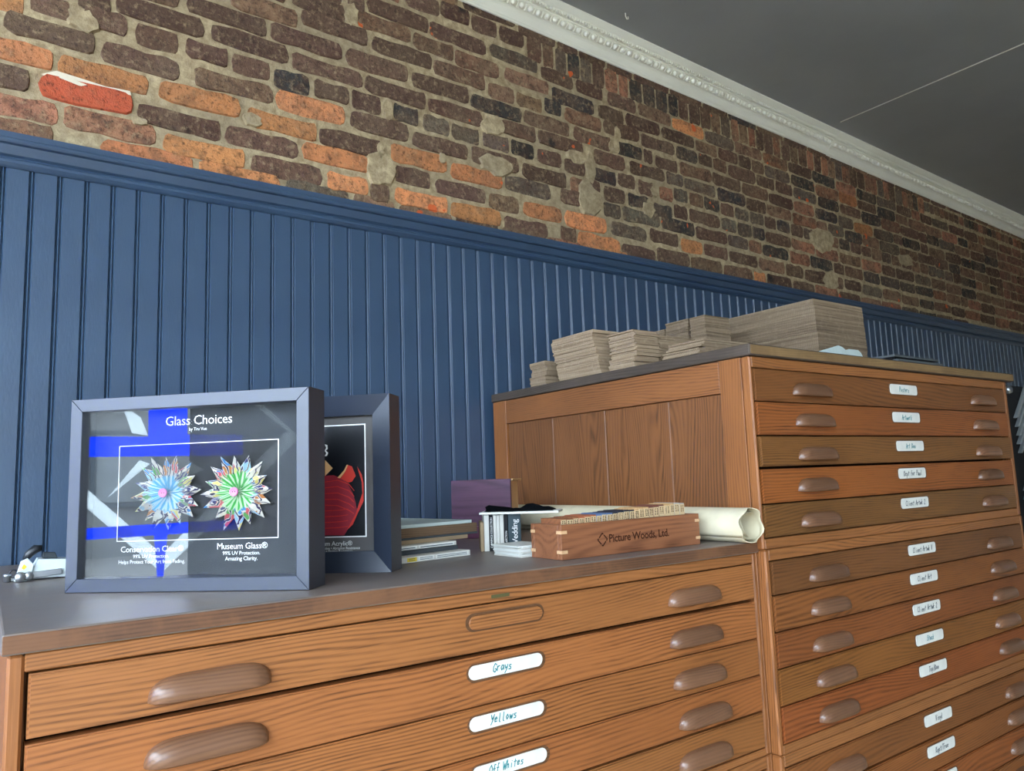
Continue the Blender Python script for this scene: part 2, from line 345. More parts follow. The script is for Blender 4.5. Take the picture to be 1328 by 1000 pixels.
decal('blue_vinyl_bar', [(.45,1.02),(.75,1.02),(.765,.80),(.78,.80),(.80,1.02),(1.5,1.02),(1.5,1.065),(.45,1.065)], M['vinyl_blue'])
for pts in ([(.77,.87),(.77,.945),(1.45,1.62),(1.45,1.55)], [(.765,.87),(.765,.945),(.25,1.45),(.19,1.42)], [(.25,1.45),(.19,1.42),(.42,1.62),(.47,1.62)], [(.97,1.18),(.86,1.325),(.82,1.31)], [(.93,1.55),(.89,1.435),(.83,1.425),(.86,1.50)], [(.67,1.32),(.67,1.26),(.61,1.28)]):
    decal('white_vinyl_stripe', pts, M['vinyl_white'])
# street outside the window
tag(setting('ground', box(-8, X0-.3, -30, 30, -.15, -.04), painted('bounce_pavement', lin(206,204,198), .9)), 'unseen pale bounce pavement added outside the window to brighten the ceiling', 'pavement')  # pale strip added out of view to bounce light up to the ceiling
street = setting('ground', box(-40, X0-.3, -30, 30, -.25, -.05), painted('pavement', lin(98,98,96), .9))
for k, (y0, y1, h, col) in enumerate([(-14, -6, 3.6, (100,88,80)), (-6, .4, 3.5, (96,98,98)), (.4, 5.5, 3.6, (88,92,96)), (5.5, 14, 3.8, (116,104,92))]):
    b = empty('building', (-15, 0, 0)); tag(b, ['dark tan brick', 'low grey stone', 'slate grey rendered', 'brown brick'][k]+' building across the street outside the window', 'building')
    obj('wall', box(-4, 0, y0+.05, y1-.05, -.05, h), painted('facade%d' % k, lin(*col), .9), b)
    n = max(2, int((y1-y0)/2.2))
    for i in range(n):
        yy = y0+(i+.5)*(y1-y0)/n
        for z in (.9, 3.6):
            if z+1.4 < h:
                wd = obj('window', box(.0, .06, yy-.6, yy+.6, z, z+1.5), M['grey_board'], b); obj('pane', box(.06, .075, yy-.5, yy+.5, z+.1, z+1.4), M['dark_sheet'], wd)

# wainscot: tongue and groove boards, each a part of the wall
PITCH_B = .0548; bw = PITCH_B
prof = [(.0, D), (.0, D-.0045), (.0012, D-.009), (.0030, D-.0060), (.0038, D-.0052), (.0050, D-.0075), (.0065, D-.0095), (.0080, D-.0075), (.0092, D-.0052), (.0102, D-.0060), (.0125, D-.0095), (bw-.0008, D-.0095), (bw-.0002, D-.004), (bw-.0002, D)]
bm = bmesh.new(); A = [bm.verts.new((x, y, 0)) for x, y in prof]; B = [bm.verts.new((x, y, 1.945)) for x, y in prof]
for i in range(len(prof)-1): bm.faces.new((A[i], A[i+1], B[i+1], B[i]))
bm.faces.new(B)
bme = fin(bm, 'beadboard'); bme.materials.append(M['navy'])
x = .075-.0065-PITCH_B*35
while x < 7.9:
    if x > X0+.01: obj('wainscot_board', bme, None, wall, (x, 0, 0))
    x += PITCH_B
# chair rail
rail = [(D, 1.931), (D-.013, 1.931), (D-.017, 1.934), (D-.022, 1.940), (D-.022, 1.947), (D-.017, 1.951), (D-.0165, 1.954), (D-.024, 1.958), (D-.0275, 1.966), (D-.0305, 1.974), (D-.0315, 1.977), (D-.040, 1.979), (D-.0425, 1.983), (D-.0425, 1.988), (D-.0400, 1.991), (D-.040, 2.004), (D, 2.006)]
tag(setting('trim_1', extrude_x(rail, X0, X1), M['navy']), 'navy moulded chair rail between brick and beadboard', 'chair rail')

# bricks ------------------------------------------------------------
TONE = {'D': (104,76,60), 'O': (208,128,64), 'R': (208,84,24), 'B': (62,60,58), 'M': (168,108,74), 'G': (108,94,78), 'T': (136,102,74), 'P': (140,92,70)}
rows = """2.797|1.257,1.479,2.797,D
2.735|1.041,1.169,2.730,D 1.172,1.282,2.738,D 1.291,1.396,2.732,D 1.405,1.510,2.731,D
2.655|0.848,0.901,2.647,D 0.911,1.125,2.656,D 1.130,1.350,2.651,D 1.363,1.570,2.654,G 1.585,1.734,2.641,D 1.748,1.881,2.638,D 1.905,2.059,2.636,D
2.594|0.678,0.840,2.594,D 0.879,1.059,2.600,T 1.068,1.218,2.591,T 1.223,1.399,2.582,T 1.423,1.616,2.586,T 1.631,1.834,2.569,B 1.855,1.985,2.568,D
2.535|0.509,0.693,2.526,T 0.705,0.912,2.542,D 0.926,1.135,2.534,D 1.140,1.340,2.524,T 1.350,1.460,2.510,T 1.470,1.583,2.508,T 1.687,1.864,2.509,T
2.468|0.397,0.607,2.469,D 0.617,0.830,2.468,D 0.840,1.048,2.464,D 1.061,1.273,2.458,D 1.281,1.487,2.447,B 1.498,1.706,2.450,T 1.726,1.913,2.445,T 2.152,2.282,2.436,D
2.405|0.151,0.221,2.395,D 0.234,0.441,2.410,D 0.461,0.668,2.410,D 0.676,0.893,2.399,D 0.901,1.111,2.394,D 1.119,1.325,2.389,D 1.404,1.546,2.390,D 1.559,1.767,2.391,D 1.821,1.978,2.380,D 2.005,2.199,2.380,D
2.345|-0.037,0.042,2.332,O 0.054,0.134,2.351,D 0.163,0.259,2.355,D 0.277,0.378,2.345,D 0.396,0.503,2.346,D 0.512,0.616,2.341,D 0.625,0.729,2.334,B 0.742,0.848,2.335,D 0.858,0.953,2.334,D 0.995,1.080,2.331,B 1.097,1.194,2.326,G 1.202,1.309,2.322,G 1.323,1.429,2.324,G 1.439,1.537,2.324,B 1.550,1.660,2.323,D 1.673,1.772,2.316,D 1.803,1.929,2.310,B 1.937,2.030,2.318,D 2.048,2.125,2.308,D 2.165,2.237,2.308,M
2.275|0.007,0.192,2.284,D 0.203,0.383,2.274,D 0.418,0.624,2.274,T 0.631,0.837,2.270,O 0.851,1.046,2.272,D 1.059,1.261,2.259,D 1.277,1.470,2.260,D 1.483,1.681,2.250,D 1.698,1.757,2.246,M 1.861,1.968,2.245,D 1.987,2.100,2.246,B 2.127,2.230,2.232,B
2.210|-0.030,0.105,2.214,O 0.116,0.310,2.212,O 0.333,0.537,2.214,O 0.554,0.752,2.198,O 0.759,0.956,2.194,D 0.984,1.182,2.198,O 1.193,1.397,2.188,O 1.409,1.605,2.192,G 1.650,1.764,2.194,D 1.857,1.941,2.182,B 1.953,2.154,2.184,G
2.140|-0.072,0.061,2.149,D 0.079,0.277,2.148,R 0.287,0.488,2.136,D 0.496,0.697,2.134,D 0.707,0.907,2.138,O 0.996,1.117,2.132,D 1.137,1.327,2.122,D 1.338,1.463,2.116,T 1.479,1.651,2.116,O 1.664,1.865,2.112,O 1.887,2.077,2.115,G 2.095,2.259,2.122,D
2.072|-0.032,0.119,2.082,M 0.131,0.332,2.084,M 0.348,0.552,2.072,O 0.564,0.766,2.070,D 0.780,0.906,2.066,O 0.913,0.974,2.058,T 0.995,1.181,2.063,O 1.189,1.386,2.058,O 1.398,1.581,2.045,D 1.642,1.712,2.052,D 1.719,1.931,2.046,O 1.939,2.117,2.037,D
2.022|-0.016,0.111,2.025,M 0.210,0.420,2.023,O 0.434,0.646,2.019,O"""
BR = []                              # x0, x1, z, height, tone
BS = -.0155                          # the courses run down a little to the right
for ci, line in enumerate(rows.split('\n')):
    zc, data = line.split('|'); zc = float(zc); L = []
    for t in data.split():
        a, b, z, c = t.split(','); L.append((float(a), float(b), float(z), c))
    header = ci == 7
    def fill(a, b):
        x = a
        while x < b-.045:
            wdt = random.choice([.1]*4 if header else [.2, .2, .2, .2, .1, .14, .17])+random.uniform(-.008, .008)
            wdt = min(wdt, b-x)
            if b-x-wdt < .05: wdt = b-x
            xm = x+wdt/2; far = min(1, max(0, (xm-1.5)/3))
            tone = random.choices('DTGBMO', [6, 3+3*far, 2, 2.2, 1.4+1.5*far, 1.2*(1-far) if ci > 7 else .25])[0]
            if xm < 0.6 and ci > 7: tone = random.choice('OMDO')
            if xm > 5.35: tone = 'P' if ci > 1 and ci < 10 else random.choice('DT')
            BR.append((x, x+wdt-.011, zc+BS*(xm-.6)+random.uniform(-.003, .003), random.uniform(.053, .059), tone)); x += wdt
    if ci in (0, 1): L0, end = L, 1.54
    edge = -.75
    if L:
        for k, (a, b, z, c) in enumerate(L):
            if a-edge > .1: fill(edge+.011, a-.008)
            elif edge > 0 and a-edge > .045: pass
            BR.append((a, b, z, .057+random.uniform(-.003, .003), c)); edge = b
    if ci == 1:
        pass
    elif ci == 0:
        fill(edge+.012, 6.9)
    else:
        fill(edge+.012, 6.9)
BR = [b if b[4] != 'R' else (b[0], b[1], b[2]+.002, .058, 'R') for b in BR]
# rowlock (soldier) band below the crown
x = 1.525
while x < 6.6:
    wdt = random.uniform(.055, .075); xm = x+wdt/2
    BR.append((x, x+wdt-.010, 2.728+BS*(xm-.8), .098 if xm < 4.4 else .055, random.choice('DDTGBM'))); x += wdt
def brick_mesh(seed):
    r = random.Random(seed); bm = bmesh.new()
    base = [(-.5,-.28),(-.505,.05),(-.49,.36),(-.44,.48),(-.2,.5),(.06,.5),(.3,.5),(.46,.46),(.495,.3),(.5,-.05),(.485,-.38),(.42,-.48),(.15,-.5),(-.12,-.5),(-.36,-.49),(-.47,-.42)]
    A, B = [], []
    for px, pz in base:
        jx, jz = r.uniform(-.014,.014), r.uniform(-.075,.06)
        A.append(bm.verts.new((px+jx, 0, pz+jz))); B.append(bm.verts.new(((px+jx)*.975, -1+r.uniform(-.12,.12), (pz+jz)*.90)))
    n = len(base)
    for i in range(n): bm.faces.new((A[i], A[(i+1) % n], B[(i+1) % n], B[i]))
    bm.faces.new(B)
    return fin(bm, 'brick')
variants = [brick_mesh(s) for s in range(10)]
for me in variants: me.materials.append(M['brick'])
def seen(b):
    xm = (b[0]+b[1])/2; p = Vector((xm, D, b[2])); c, s = math.cos(WALL_ROT), math.sin(WALL_ROT); q = Vector((c*p.x-s*p.y, s*p.x+c*p.y, p.z))-CAM
    d = q.dot(FW); u = 664+F_PX*q.dot(RT)/d; vv = 500-F_PX*q.dot(UP)/d
    ok = -20 < u < 1340 and -15 < vv < 1000 and b[2] > 1.985 and b[2] < 2.83+SL*xm
    return (b[1]-b[0])*b[3]*(2.2/d)**3 if ok else 0
BR.sort(key=seen, reverse=True)
rest = []
for i, b in enumerate(BR):
    x0, x1, z, h, tone = b; kb = random.uniform(.86, 1.12); c = lin(*[min(255, max(0, q*kb*random.uniform(.97, 1.03))) for q in TONE[tone]])
    dep = .0045+random.uniform(-.002, .003)
    if i < 300 and seen(b) > 0:
        o = obj('brick', variants[i % 10], None, wall, ((x0+x1)/2, D+.001, z), (0, random.uniform(-.012, .012), 0)); o.scale = (x1-x0, dep, h); o.color = c
        if tone in 'OR': o.material_slots[0].link = 'OBJECT'; o.material_slots[0].material = M['brick_red' if tone == 'R' else 'brick_clean']
    else: rest.append((x0, x1, z, h, c, dep))
bm = bmesh.new(); tl = bm.loops.layers.float_color.new('tone')
for k, (x0, x1, z, h, c, dep) in enumerate(rest):
    if z-h/2 < 1.99: continue
    me = variants[k % 10]; vs = [bm.verts.new(((x0+x1)/2+v.co.x*(x1-x0), D+.001+v.co.y*dep, z+v.co.z*h)) for v in me.vertices]
    for p in me.polygons:
        f = bm.faces.new([vs[i] for i in p.vertices])
        for lp in f.loops: lp[tl] = c
me = bpy.data.meshes.new('far_bricks'); bm.to_mesh(me); bm.free(); tag(obj('distant_bricks', me, M['brick_far'], wall), kind='stuff')
# smears of mortar over the bricks
def blob(cx, cz, w_, h_, seed, ht=.0025, n=15):
    r = random.Random(seed); bm = bmesh.new(); A, B = [], []
    for i in range(n):
        a = 2*math.pi*i/n; k = r.uniform(.72, 1.1)
        A.append(bm.verts.new((cx+w_*.5*k*math.cos(a)*1.12, D, cz+h_*.5*k*math.sin(a)*1.12))); B.append(bm.verts.new((cx+w_*.5*k*math.cos(a), D-.007-ht, cz+h_*.5*k*math.sin(a))))
    for i in range(n): bm.faces.new((A[i], A[(i+1) % n], B[(i+1) % n], B[i]))
    bm.faces.new(B); return fin(bm, 'smear')
for k, (u, v, w_, h_) in enumerate([(494,218,38,46),(494,195,10,24),(767,257,30,48),(768,215,14,40),(752,203,26,20),(641,162,30,26),(645,213,42,28),(503,142,16,28),(456,18,18,32),(108,28,44,30),(803,172,8,18),(799,188,14,20),(1073,309,30,34),(1083,362,20,26),(1182,336,18,16),(845,270,14,22),(852,247,12,14),(180,158,22,10),(327,155,26,18),(575,205,10,14)]):
    a = unrot(onY(u, v, D)); b1 = unrot(onY(u+w_/2, v, D)); b0 = unrot(onY(u-w_/2, v, D)); c1 = unrot(onY(u, v-h_/2, D)); c0 = unrot(onY(u, v+h_/2, D))
    obj('mortar_patch', blob(a.x, a.z, b1.x-b0.x, c1.z-c0.z, k), M['mortar'], wall)

def at_wall(u, v): p = unrot(onY(u, v, D)); return p.x, p.z
obj('mortar_patch', prism([at_wall(a/2.942, b/2.942) for a, b in ((158,286),(215,274),(300,300),(400,332),(495,350),(500,366),(400,352),(300,330),(215,296),(170,292))], -.0062, 'y'), plain('white_lime_mortar', lin(226,214,190), .9, .2, bump=.5), wall, (0, D, 0))

# crown moulding in two lengths, with egg and bead enrichment
C0 = 2.79+.0185*1.27
cp = [(0,0),(.008,0),(.010,.004),(.010,.010),(.016,.016),(.024,.030),(.031,.036),(.034,.037),(.052,.056),(.056,.057),(.057,.061),(.061,.063),(.069,.070),(.071,.073),(.076,.075),(.086,.082),(.091,.086),(.091,.112),(0,.112)]
egg = lathe([(0,-.0105),(.0075,-.0075),(.0105,0),(.008,.008),(0,.0115)], 10); egg.materials.append(M['crown'])
dart = box(-.0022, .0022, -.006, .006, -.011, .011, .0015); dart.materials.append(M['crown'])
for i, (xa, xb, dz) in enumerate([(X0, 3.395, 0), (3.395, X1, -.004)]):
    cr = setting('trim_%d' % (2+i), extrude_x([(D-d, C0+z+dz) for d, z in cp], xa, xb, SL), M['crown'])
    tag(cr, ['cream crown moulding length nearer the window', 'cream crown moulding length beyond the joint'][i], 'crown moulding')
    x = max(xa, 1.12)+.02; ln = math.atan2(.019, .018)
    while x < min(xb, 6.0):
        p = (x, D-.0475, C0+dz+.0425+SL*x); o = obj('egg', egg, None, cr, p, (math.radians(43), 0, 0)); 
        o2 = obj('dart', dart, None, cr, (x+.0185, D-.045, C0+dz+.045+SL*x), (math.radians(43), 0, 0)); x += .037
    bm = bmesh.new(); x = max(xa, 1.12)
    while x < min(xb, 6.0): addbox(bm, x, x+.007, D-.0715, D-.061, C0+dz+.0595+SL*x, C0+dz+.069+SL*x); x += .0125
    tag(obj('bead_row', fin(bm), M['crown'], cr), kind='stuff')
# seam line and hook on the ceiling
def ceil_pt(u, v):
    d = ray(u, v); n = Vector((-SL, 0, 1)); p0 = Vector((0, 0, CZ)); return unrot(CAM+d*((p0-CAM).dot(n)/d.dot(n)))
a, b = ceil_pt(1090, 158), ceil_pt(1328, 56); dr = (b-a).normalized(); b = a+dr*4.0
obj('ceiling_seam', tube([a-Vector((0,0,.001)), (a+b)/2-Vector((0,0,.001)), b-Vector((0,0,.001))], .0028, 6), M['crown'], ceil)
h = ceil_pt(811, 17); obj('ceiling_hook', tube([h, h+Vector((0,0,-.012)), h+Vector((.006,0,-.022)), h+Vector((.014,0,-.018)), h+Vector((.012,0,-.010))], .002, 6), M['crown'], ceil)

# ------------------------------------------------------------------ flat-file cabinets
def handle_mesh(L=.142, h=.0275, p=.0185, n=22, mseg=7):
    bm = bmesh.new(); G = []
    for i in range(n+1):
        t = -1+2*i/n; t = math.copysign(1-(1-abs(t))**1.6, t); e = max(0, 1-abs(t)**5)**.5; row = []
        for j in range(mseg+1):
            a = math.pi/2*j/mseg; row.append(bm.verts.new((t*L/2, -p*e*math.sin(a)**.8-.0002, h*(.15+.85*e)*math.cos(a)**.75)))
        row.append(bm.verts.new((t*L/2*.985, -p*e*.86, -.0022*e))); row.append(bm.verts.new((t*L/2*.97, -p*e*.62, .004*e))); row.append(bm.verts.new((t*L/2*.95, -.0004, .012*e)))
        G.append(row)
    for A, B in zip(G, G[1:]):
        for j in range(len(A)-1): bm.faces.new((A[j], A[j+1], B[j+1], B[j]))
    bmesh.ops.remove_doubles(bm, verts=bm.verts, dist=1e-5)
    me = fin(bm, 'pull', True); me.materials.append(M['handle']); return me
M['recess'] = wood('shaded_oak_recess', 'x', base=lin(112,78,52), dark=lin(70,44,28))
PULL = handle_mesh()
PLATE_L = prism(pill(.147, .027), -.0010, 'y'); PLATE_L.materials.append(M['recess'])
CARD_L = prism(pill(.137, .0205), -.0012, 'y'); CARD_L.materials.append(M['white_card'])
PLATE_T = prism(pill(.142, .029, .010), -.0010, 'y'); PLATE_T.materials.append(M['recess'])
CARD_T = prism(pill(.132, .025, .007), -.0012, 'y'); CARD_T.materials.append(M['white_card'])
def front_mesh(wd, h):
    bm = bmesh.new(); addbox(bm, -wd/2, wd/2, 0, .02, -h/2, h/2)
    bmesh.ops.bevel(bm, geom=[e for e in bm.edges if abs(e.verts[0].co.y)+abs(e.verts[1].co.y) < 1e-6], offset=.0022, segments=2, affect='EDGES'); return fin(bm, 'front')
def unit(name, label, x0, x1, yf, yb, z0, z1, cuts, tones, words, cardstyle, ox0, ox1, ink, gaps=None, outs=None, slab=None, panelled=False, group=None, hx=None):
    r = empty(name, ((x0+x1)/2, (yf+yb)/2, z0)); cx, cy = (x0+x1)/2, (yf+yb)/2
    tag(r, label, 'cabinet', group)
    B = lambda a, b, c, d, e, f, bev=.0015: box(a-cx, b-cx, c-cy, d-cy, e-z0, f-z0, bev)
    st0, st1 = ox0-.001, ox1+.001
    obj('stile', B(x0, st0, yf, yf+.022, z0, z1, .003), M['oak_z'], r); obj('stile', B(st1, x1, yf, yf+.022, z0, z1, .003), M['oak_z'], r)
    obj('rail', B(st0, st1, yf+.0006, yf+.022, cuts[0]+.001, z1), M['oak_x'], r); obj('rail', B(st0, st1, yf+.0006, yf+.022, z0, cuts[-1]-.001), M['oak_x'], r)
    if panelled:
        sp = obj('side_panel', B(x0+.012, x0+.02, yf+.02, yb, z0, z1), M['oak_panel'], r)
        obj('side_stile', B(x0, x0+.013, yf+.0225, 1.043, z0, z1, .001), M['oak_z'], r); obj('side_stile', B(x0, x0+.013, 1.857, yb, z0, z1, .001), M['oak_z'], r)
        obj('side_rail', B(x0, x0+.013, 1.0435, 1.8565, 1.364, z1-.0005, .001), M['oak_y'], r); obj('side_rail', B(x0, x0+.013, 1.0435, 1.8565, z0, z0+.03, .001), M['oak_y'], r)
        E = [1.0445, 1.199, 1.418, 1.636, 1.8555]
        for k, (a, b) in enumerate(zip(E, E[1:])):
            o = obj('panel_board', B(x0+.005+(.0015 if k % 2 else 0), x0+.012, a+.0008, b-.0008, z0+.0305, 1.3635, .0018), M['oak_panel'], r); o.color = [(.92,.90,.88,1), (.98,.95,.92,1), (.88,.86,.85,1), (.84,.82,.8,1)][k]
    else: obj('side_panel', B(x0, x0+.02, yf+.0225, yb, z0, z1), M['oak_z'], r)
    obj('side_panel', B(x1-.02, x1, yf+.0225, yb, z0, z1), M['oak_z'], r)
    obj('back_panel', B(x0+.021, x1-.021, yb-.012, yb, z0, z1), M['dark_gap'], r); obj('interior', B(x0+.021, x1-.021, yf+.06, yb-.013, z0+.004, z1-.004), M['dark_gap'], r)
    if slab: obj('top', B(*slab, .004), M['top_low'], r)
    for k in range(len(cuts)-1):
        zt, zb = cuts[k], cuts[k+1]; gp = (gaps or [.003]*9)[k]; h = zt-zb-gp
        dx = random.uniform(-.0015, .0015); oy = (outs or [0]*9)[k]
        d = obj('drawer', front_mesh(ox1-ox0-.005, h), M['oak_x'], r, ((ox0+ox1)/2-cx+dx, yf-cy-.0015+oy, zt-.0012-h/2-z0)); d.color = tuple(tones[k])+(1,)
        bx = obj('drawer_box', box(-(ox1-ox0)/2+.02, (ox1-ox0)/2-.02, .0205, .05, -h/2+.004, h/2-.012), M['dark_gap'], d)
        zr = h/2-.051
        for hxk in (hx or (ox0+.192, ox1-.170)):
            o = obj('handle', PULL, None, d, (hxk-(ox0+ox1)/2+random.uniform(-.006, .006), 0, zr+random.uniform(-.002, .002))); q = random.uniform(.82, 1.12); o.color = (q, q*.97, q*.95, 1)
        wd = words[k]
        cz = h/2-.023
        if cardstyle == 'low':
            if wd is None: 
                o = obj('label_holder', PLATE_L, None, d, (.007, 0, cz)); obj('wooden_insert', prism(pill(.137, .0205), -.0035, 'y', .0008), M['oak_x'], d, (.007, -.001, cz))
                continue
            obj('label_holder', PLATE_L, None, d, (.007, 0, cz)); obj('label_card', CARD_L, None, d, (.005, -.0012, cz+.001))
            if wd: obj('lettering', scribble(wd, .0125 if len(wd) < 9 else .0115), M['teal_ink'], d, (-.004, -.0030, cz-.003), (math.pi/2, 0, 0))
        else:
            q = random.uniform(-.003, .003)
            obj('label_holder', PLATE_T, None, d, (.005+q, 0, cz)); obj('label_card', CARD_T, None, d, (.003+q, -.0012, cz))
            if wd: obj('lettering', scribble(wd, .0125), M['teal_ink' if ink[k] else 'dark_ink'], d, (.003+q, -.0030, cz-.006), (math.pi/2, 0, math.radians(0)))
    return r
N = random.uniform
def tone(*c): return c
ZL = 1.0545
low = unit('flat_file_cabinet', 'wide low oak flat-file drawer unit with worn dark top under the framed displays', .026, 1.289, .983, 1.925, .641, 1.0305,
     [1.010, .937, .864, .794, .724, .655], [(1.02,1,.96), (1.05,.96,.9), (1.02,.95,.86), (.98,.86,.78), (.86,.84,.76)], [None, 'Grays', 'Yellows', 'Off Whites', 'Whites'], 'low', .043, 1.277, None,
     gaps=[.0062, .0022, .0022, .004, .004], hx=(.237, 1.100))
obj('maker_plate', prism(pill(.034, .0052, .001), -.0006, 'y'), plain('dark_green_stamp', lin(84,82,48), .6), low, (.660-.6575, .9835-1.454, 1.0195-.641))
slab = box(-.6365, .6365, -.4785, .4785, 0, .023, .0028, 2)
sl = obj('worktop', slab, M['top_low']); sl.location = (.6565, 1.4555, 1.0313)
sl.parent = None; tag(sl, 'worn dark wooden worktop lying on the low drawer unit', 'worktop')
sl.color = (.95, .95, .95, 1)
eb = obj('front_edge', box(-.6355, .6355, -.4792, -.4780, .002, .021, .0004), M['top_edge'], sl)
low2 = unit('flat_file_cabinet', 'oak drawer unit beneath the low unit at the bottom edge', .026, 1.289, .983, 1.925, .242, .6395,
     [.616, .545, .474, .403, .332, .262], [(.95,.88,.8)]*5, ['']*5, 'low', .043, 1.277, None, hx=(.237, 1.100))
up = unit('flat_file_cabinet', 'upper oak drawer unit with panelled side carrying the cardboard stacks', 1.288, 2.511, .963, 1.925, 1.0375, 1.4345,
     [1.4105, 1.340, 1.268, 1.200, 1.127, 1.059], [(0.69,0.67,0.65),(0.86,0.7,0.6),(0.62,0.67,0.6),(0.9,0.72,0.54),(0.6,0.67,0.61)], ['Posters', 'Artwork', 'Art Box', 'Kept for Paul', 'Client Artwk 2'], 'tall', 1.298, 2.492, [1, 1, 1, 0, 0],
     gaps=[.0025, .003, .0055, .003, .003], outs=[0, -.0008, -.002, .001, 0], panelled=True, hx=(1.496, 2.334))
up_top = obj('worktop', box(-.634, .634, -.487, .487, 0, .025, .004, 2), M['top_tall']); up_top.location = (1.918, 1.443, 1.4355); up_top.color = (.9,.9,.86,1)
tag(up_top, 'chipped weathered wooden worktop on the tall drawer stack', 'worktop')
obj('front_edge', box(-.632, .632, -.4879, -.4865, .003, .022, .0004), wood('worn_tan_edge', 'x', base=lin(146,118,80), dark=lin(92,70,46), freq=90, rough=.6, wear=.5, wearcol=lin(112,86,58)), up_top)
mid = unit('flat_file_cabinet', 'middle oak drawer unit of the tall stack beside the low unit', 1.2925, 2.515, .963, 1.925, .640, 1.0365,
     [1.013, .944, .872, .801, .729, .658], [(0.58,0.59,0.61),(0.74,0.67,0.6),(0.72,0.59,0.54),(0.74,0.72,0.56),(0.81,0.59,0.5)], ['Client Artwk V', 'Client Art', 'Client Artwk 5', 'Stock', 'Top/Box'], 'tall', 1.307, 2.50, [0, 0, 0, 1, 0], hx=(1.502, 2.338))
bot = unit('flat_file_cabinet', 'lowest oak drawer unit of the tall stack at the bottom right', 1.2925, 2.515, .963, 1.925, .242, .639,
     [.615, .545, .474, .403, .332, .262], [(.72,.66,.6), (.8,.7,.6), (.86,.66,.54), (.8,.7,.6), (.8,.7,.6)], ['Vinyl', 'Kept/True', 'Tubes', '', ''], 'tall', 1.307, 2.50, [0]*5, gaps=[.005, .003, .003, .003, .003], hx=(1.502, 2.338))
for nm, x0, x1, lb in (('cabinet_plinth', .03, 1.285, 'low'), ('cabinet_plinth', 1.297, 2.51, 'tall')):
    tag(obj(nm, box(-(x1-x0)/2, (x1-x0)/2, -.44, .44, 0, .241, .002), M['oak_x'], None, ((x0+x1)/2, 1.475, 0)), 'oak base plinth under the %s drawer stack' % lb, 'plinth')

# ------------------------------------------------------------------ framed displays
ANG = math.atan2(-.698, .716)
def frame_part(root, W, H, dep, fw, mat):
    for k in range(4):
        if k == 0: p = [(0,0), (W,0), (W-fw,fw), (fw,fw)]
        elif k == 1: p = [(0,H), (fw,H-fw), (W-fw,H-fw), (W,H)]
        elif k == 2: p = [(0,0), (fw,fw), (fw,H-fw), (0,H)]
        else: p = [(W,0), (W,H), (W-fw,H-fw), (W-fw,fw)]
        obj('frame_rail', prism(p, dep, 'y', .0007), mat, root)
TX = (math.pi/2, 0, 0)
A1 = onZ(83.3, 769.6, ZL)
f1 = empty('shadow_box_frame', (A1.x, A1.y, ZL+.0003), ANG)
tag(f1, 'black shadow box frame reading Glass Choices with two paper flowers', 'picture frame')
W1, H1 = .3828, .2865
frame_part(f1, W1, H1, .055, .0195, M['frame_black'])
mat1 = obj('mat_board', box(.015, W1-.015, .030, .034, .015, H1-.015), M['mat_board'], f1)
obj('backing_board', box(.012, W1-.012, .0345, .052, .012, H1-.012), M['backing'], f1)
obj('inner_window', box(.0625, .3205, .0296, .0299, .072, .2135), M['backing'], f1)
bm = bmesh.new(); a, b, c, d, t_ = .0610, .322, .0705, .215, .0011
addbox(bm, a, b, .0292, .0296, c, c+t_); addbox(bm, a, b, .0292, .0296, d-t_, d); addbox(bm, a, a+t_, .0292, .0296, c+t_, d-t_); addbox(bm, b-t_, b, .0292, .0296, c+t_, d-t_)
obj('white_border_line', fin(bm), M['white_ink'], f1)
obj('glass_pane', box(.0185, .1915, .0085, .0100, .0185, H1-.0185), M['glass'], f1); obj('glass_pane', box(.1925, W1-.0185, .0085, .0100, .0185, H1-.0185), M['glass_ar'], f1)
for s, sz, x, z in (('Glass Choices', .0205, .1925, .2425), ('by Tru Vue', .0068, .1915, .2335), ('Conservation Clear®', .0125, .1195, .0545), ('99% UV Protection.', .0078, .1185, .0455), ('Helps Protect Your Art from Fading.', .0078, .1195, .0375), ('Museum Glass®', .0128, .2650, .0560), ('99% UV Protection.', .0078, .2640, .0475), ('Amazing Clarity.', .0082, .2640, .0395)):
    obj('lettering', text(s, sz, space=.95), M['white_ink'], f1, (x, .0295, z), TX)
def flower_mat(name, core, core2):
    t = NT(name); v = t.coords((1,1,1), .35); sep = t.n('SeparateXYZ'); raw = t.n('TexCoord').outputs['Object']; t.l(raw, sep.inputs[0])
    vor = t.n('TexVoronoi', feature='F1'); vor.inputs['Scale'].default_value = 70; t.l(v, vor.inputs['Vector'])
    hs = t.n('ValToRGB'); cr_ = hs.color_ramp; cr_.interpolation = 'CONSTANT'; pal = [(214,210,200), (70,130,190), (216,206,120), (178,116,66), (60,60,110), (96,160,90), (150,190,215), (200,90,100), (214,210,200)]
    while len(cr_.elements) < len(pal): cr_.elements.new(.5)
    for q_, (e_, pc) in enumerate(zip(cr_.elements, pal)): e_.position = .08+.84*q_/len(pal) if q_ else 0; e_.color = lin(*pc)
    sx_ = t.n('SeparateXYZ'); t.l(vor.outputs['Color'], sx_.inputs[0]); t.l(sx_.outputs[0], hs.inputs[0])
    wv = t.n('TexWave', wave_type='RINGS'); wv.inputs['Scale'].default_value = 45; wv.inputs['Distortion'].default_value = 7; wv.inputs['Detail Scale'].default_value = 1.4; t.l(v, wv.inputs[0])
    c = t.mix(t.ramp(wv.outputs[0], .55, .62), hs.outputs[0], lin(210,206,196)); c = t.mix(t.ramp(wv.outputs[0], .86, .9), c, lin(50,44,80))
    st = t.math('SINE', t.math('MULTIPLY', sep.outputs[1], 1900)); cc = t.mix(t.ramp(st, -.4, .6), core, core2)
    c = t.mix(t.ramp(t.math('ADD', sep.outputs[0], t.math('MULTIPLY', t.noise(v, 60, 2), .02)), .034, .040), cc, c)
    return t.done(c, .7, .2)
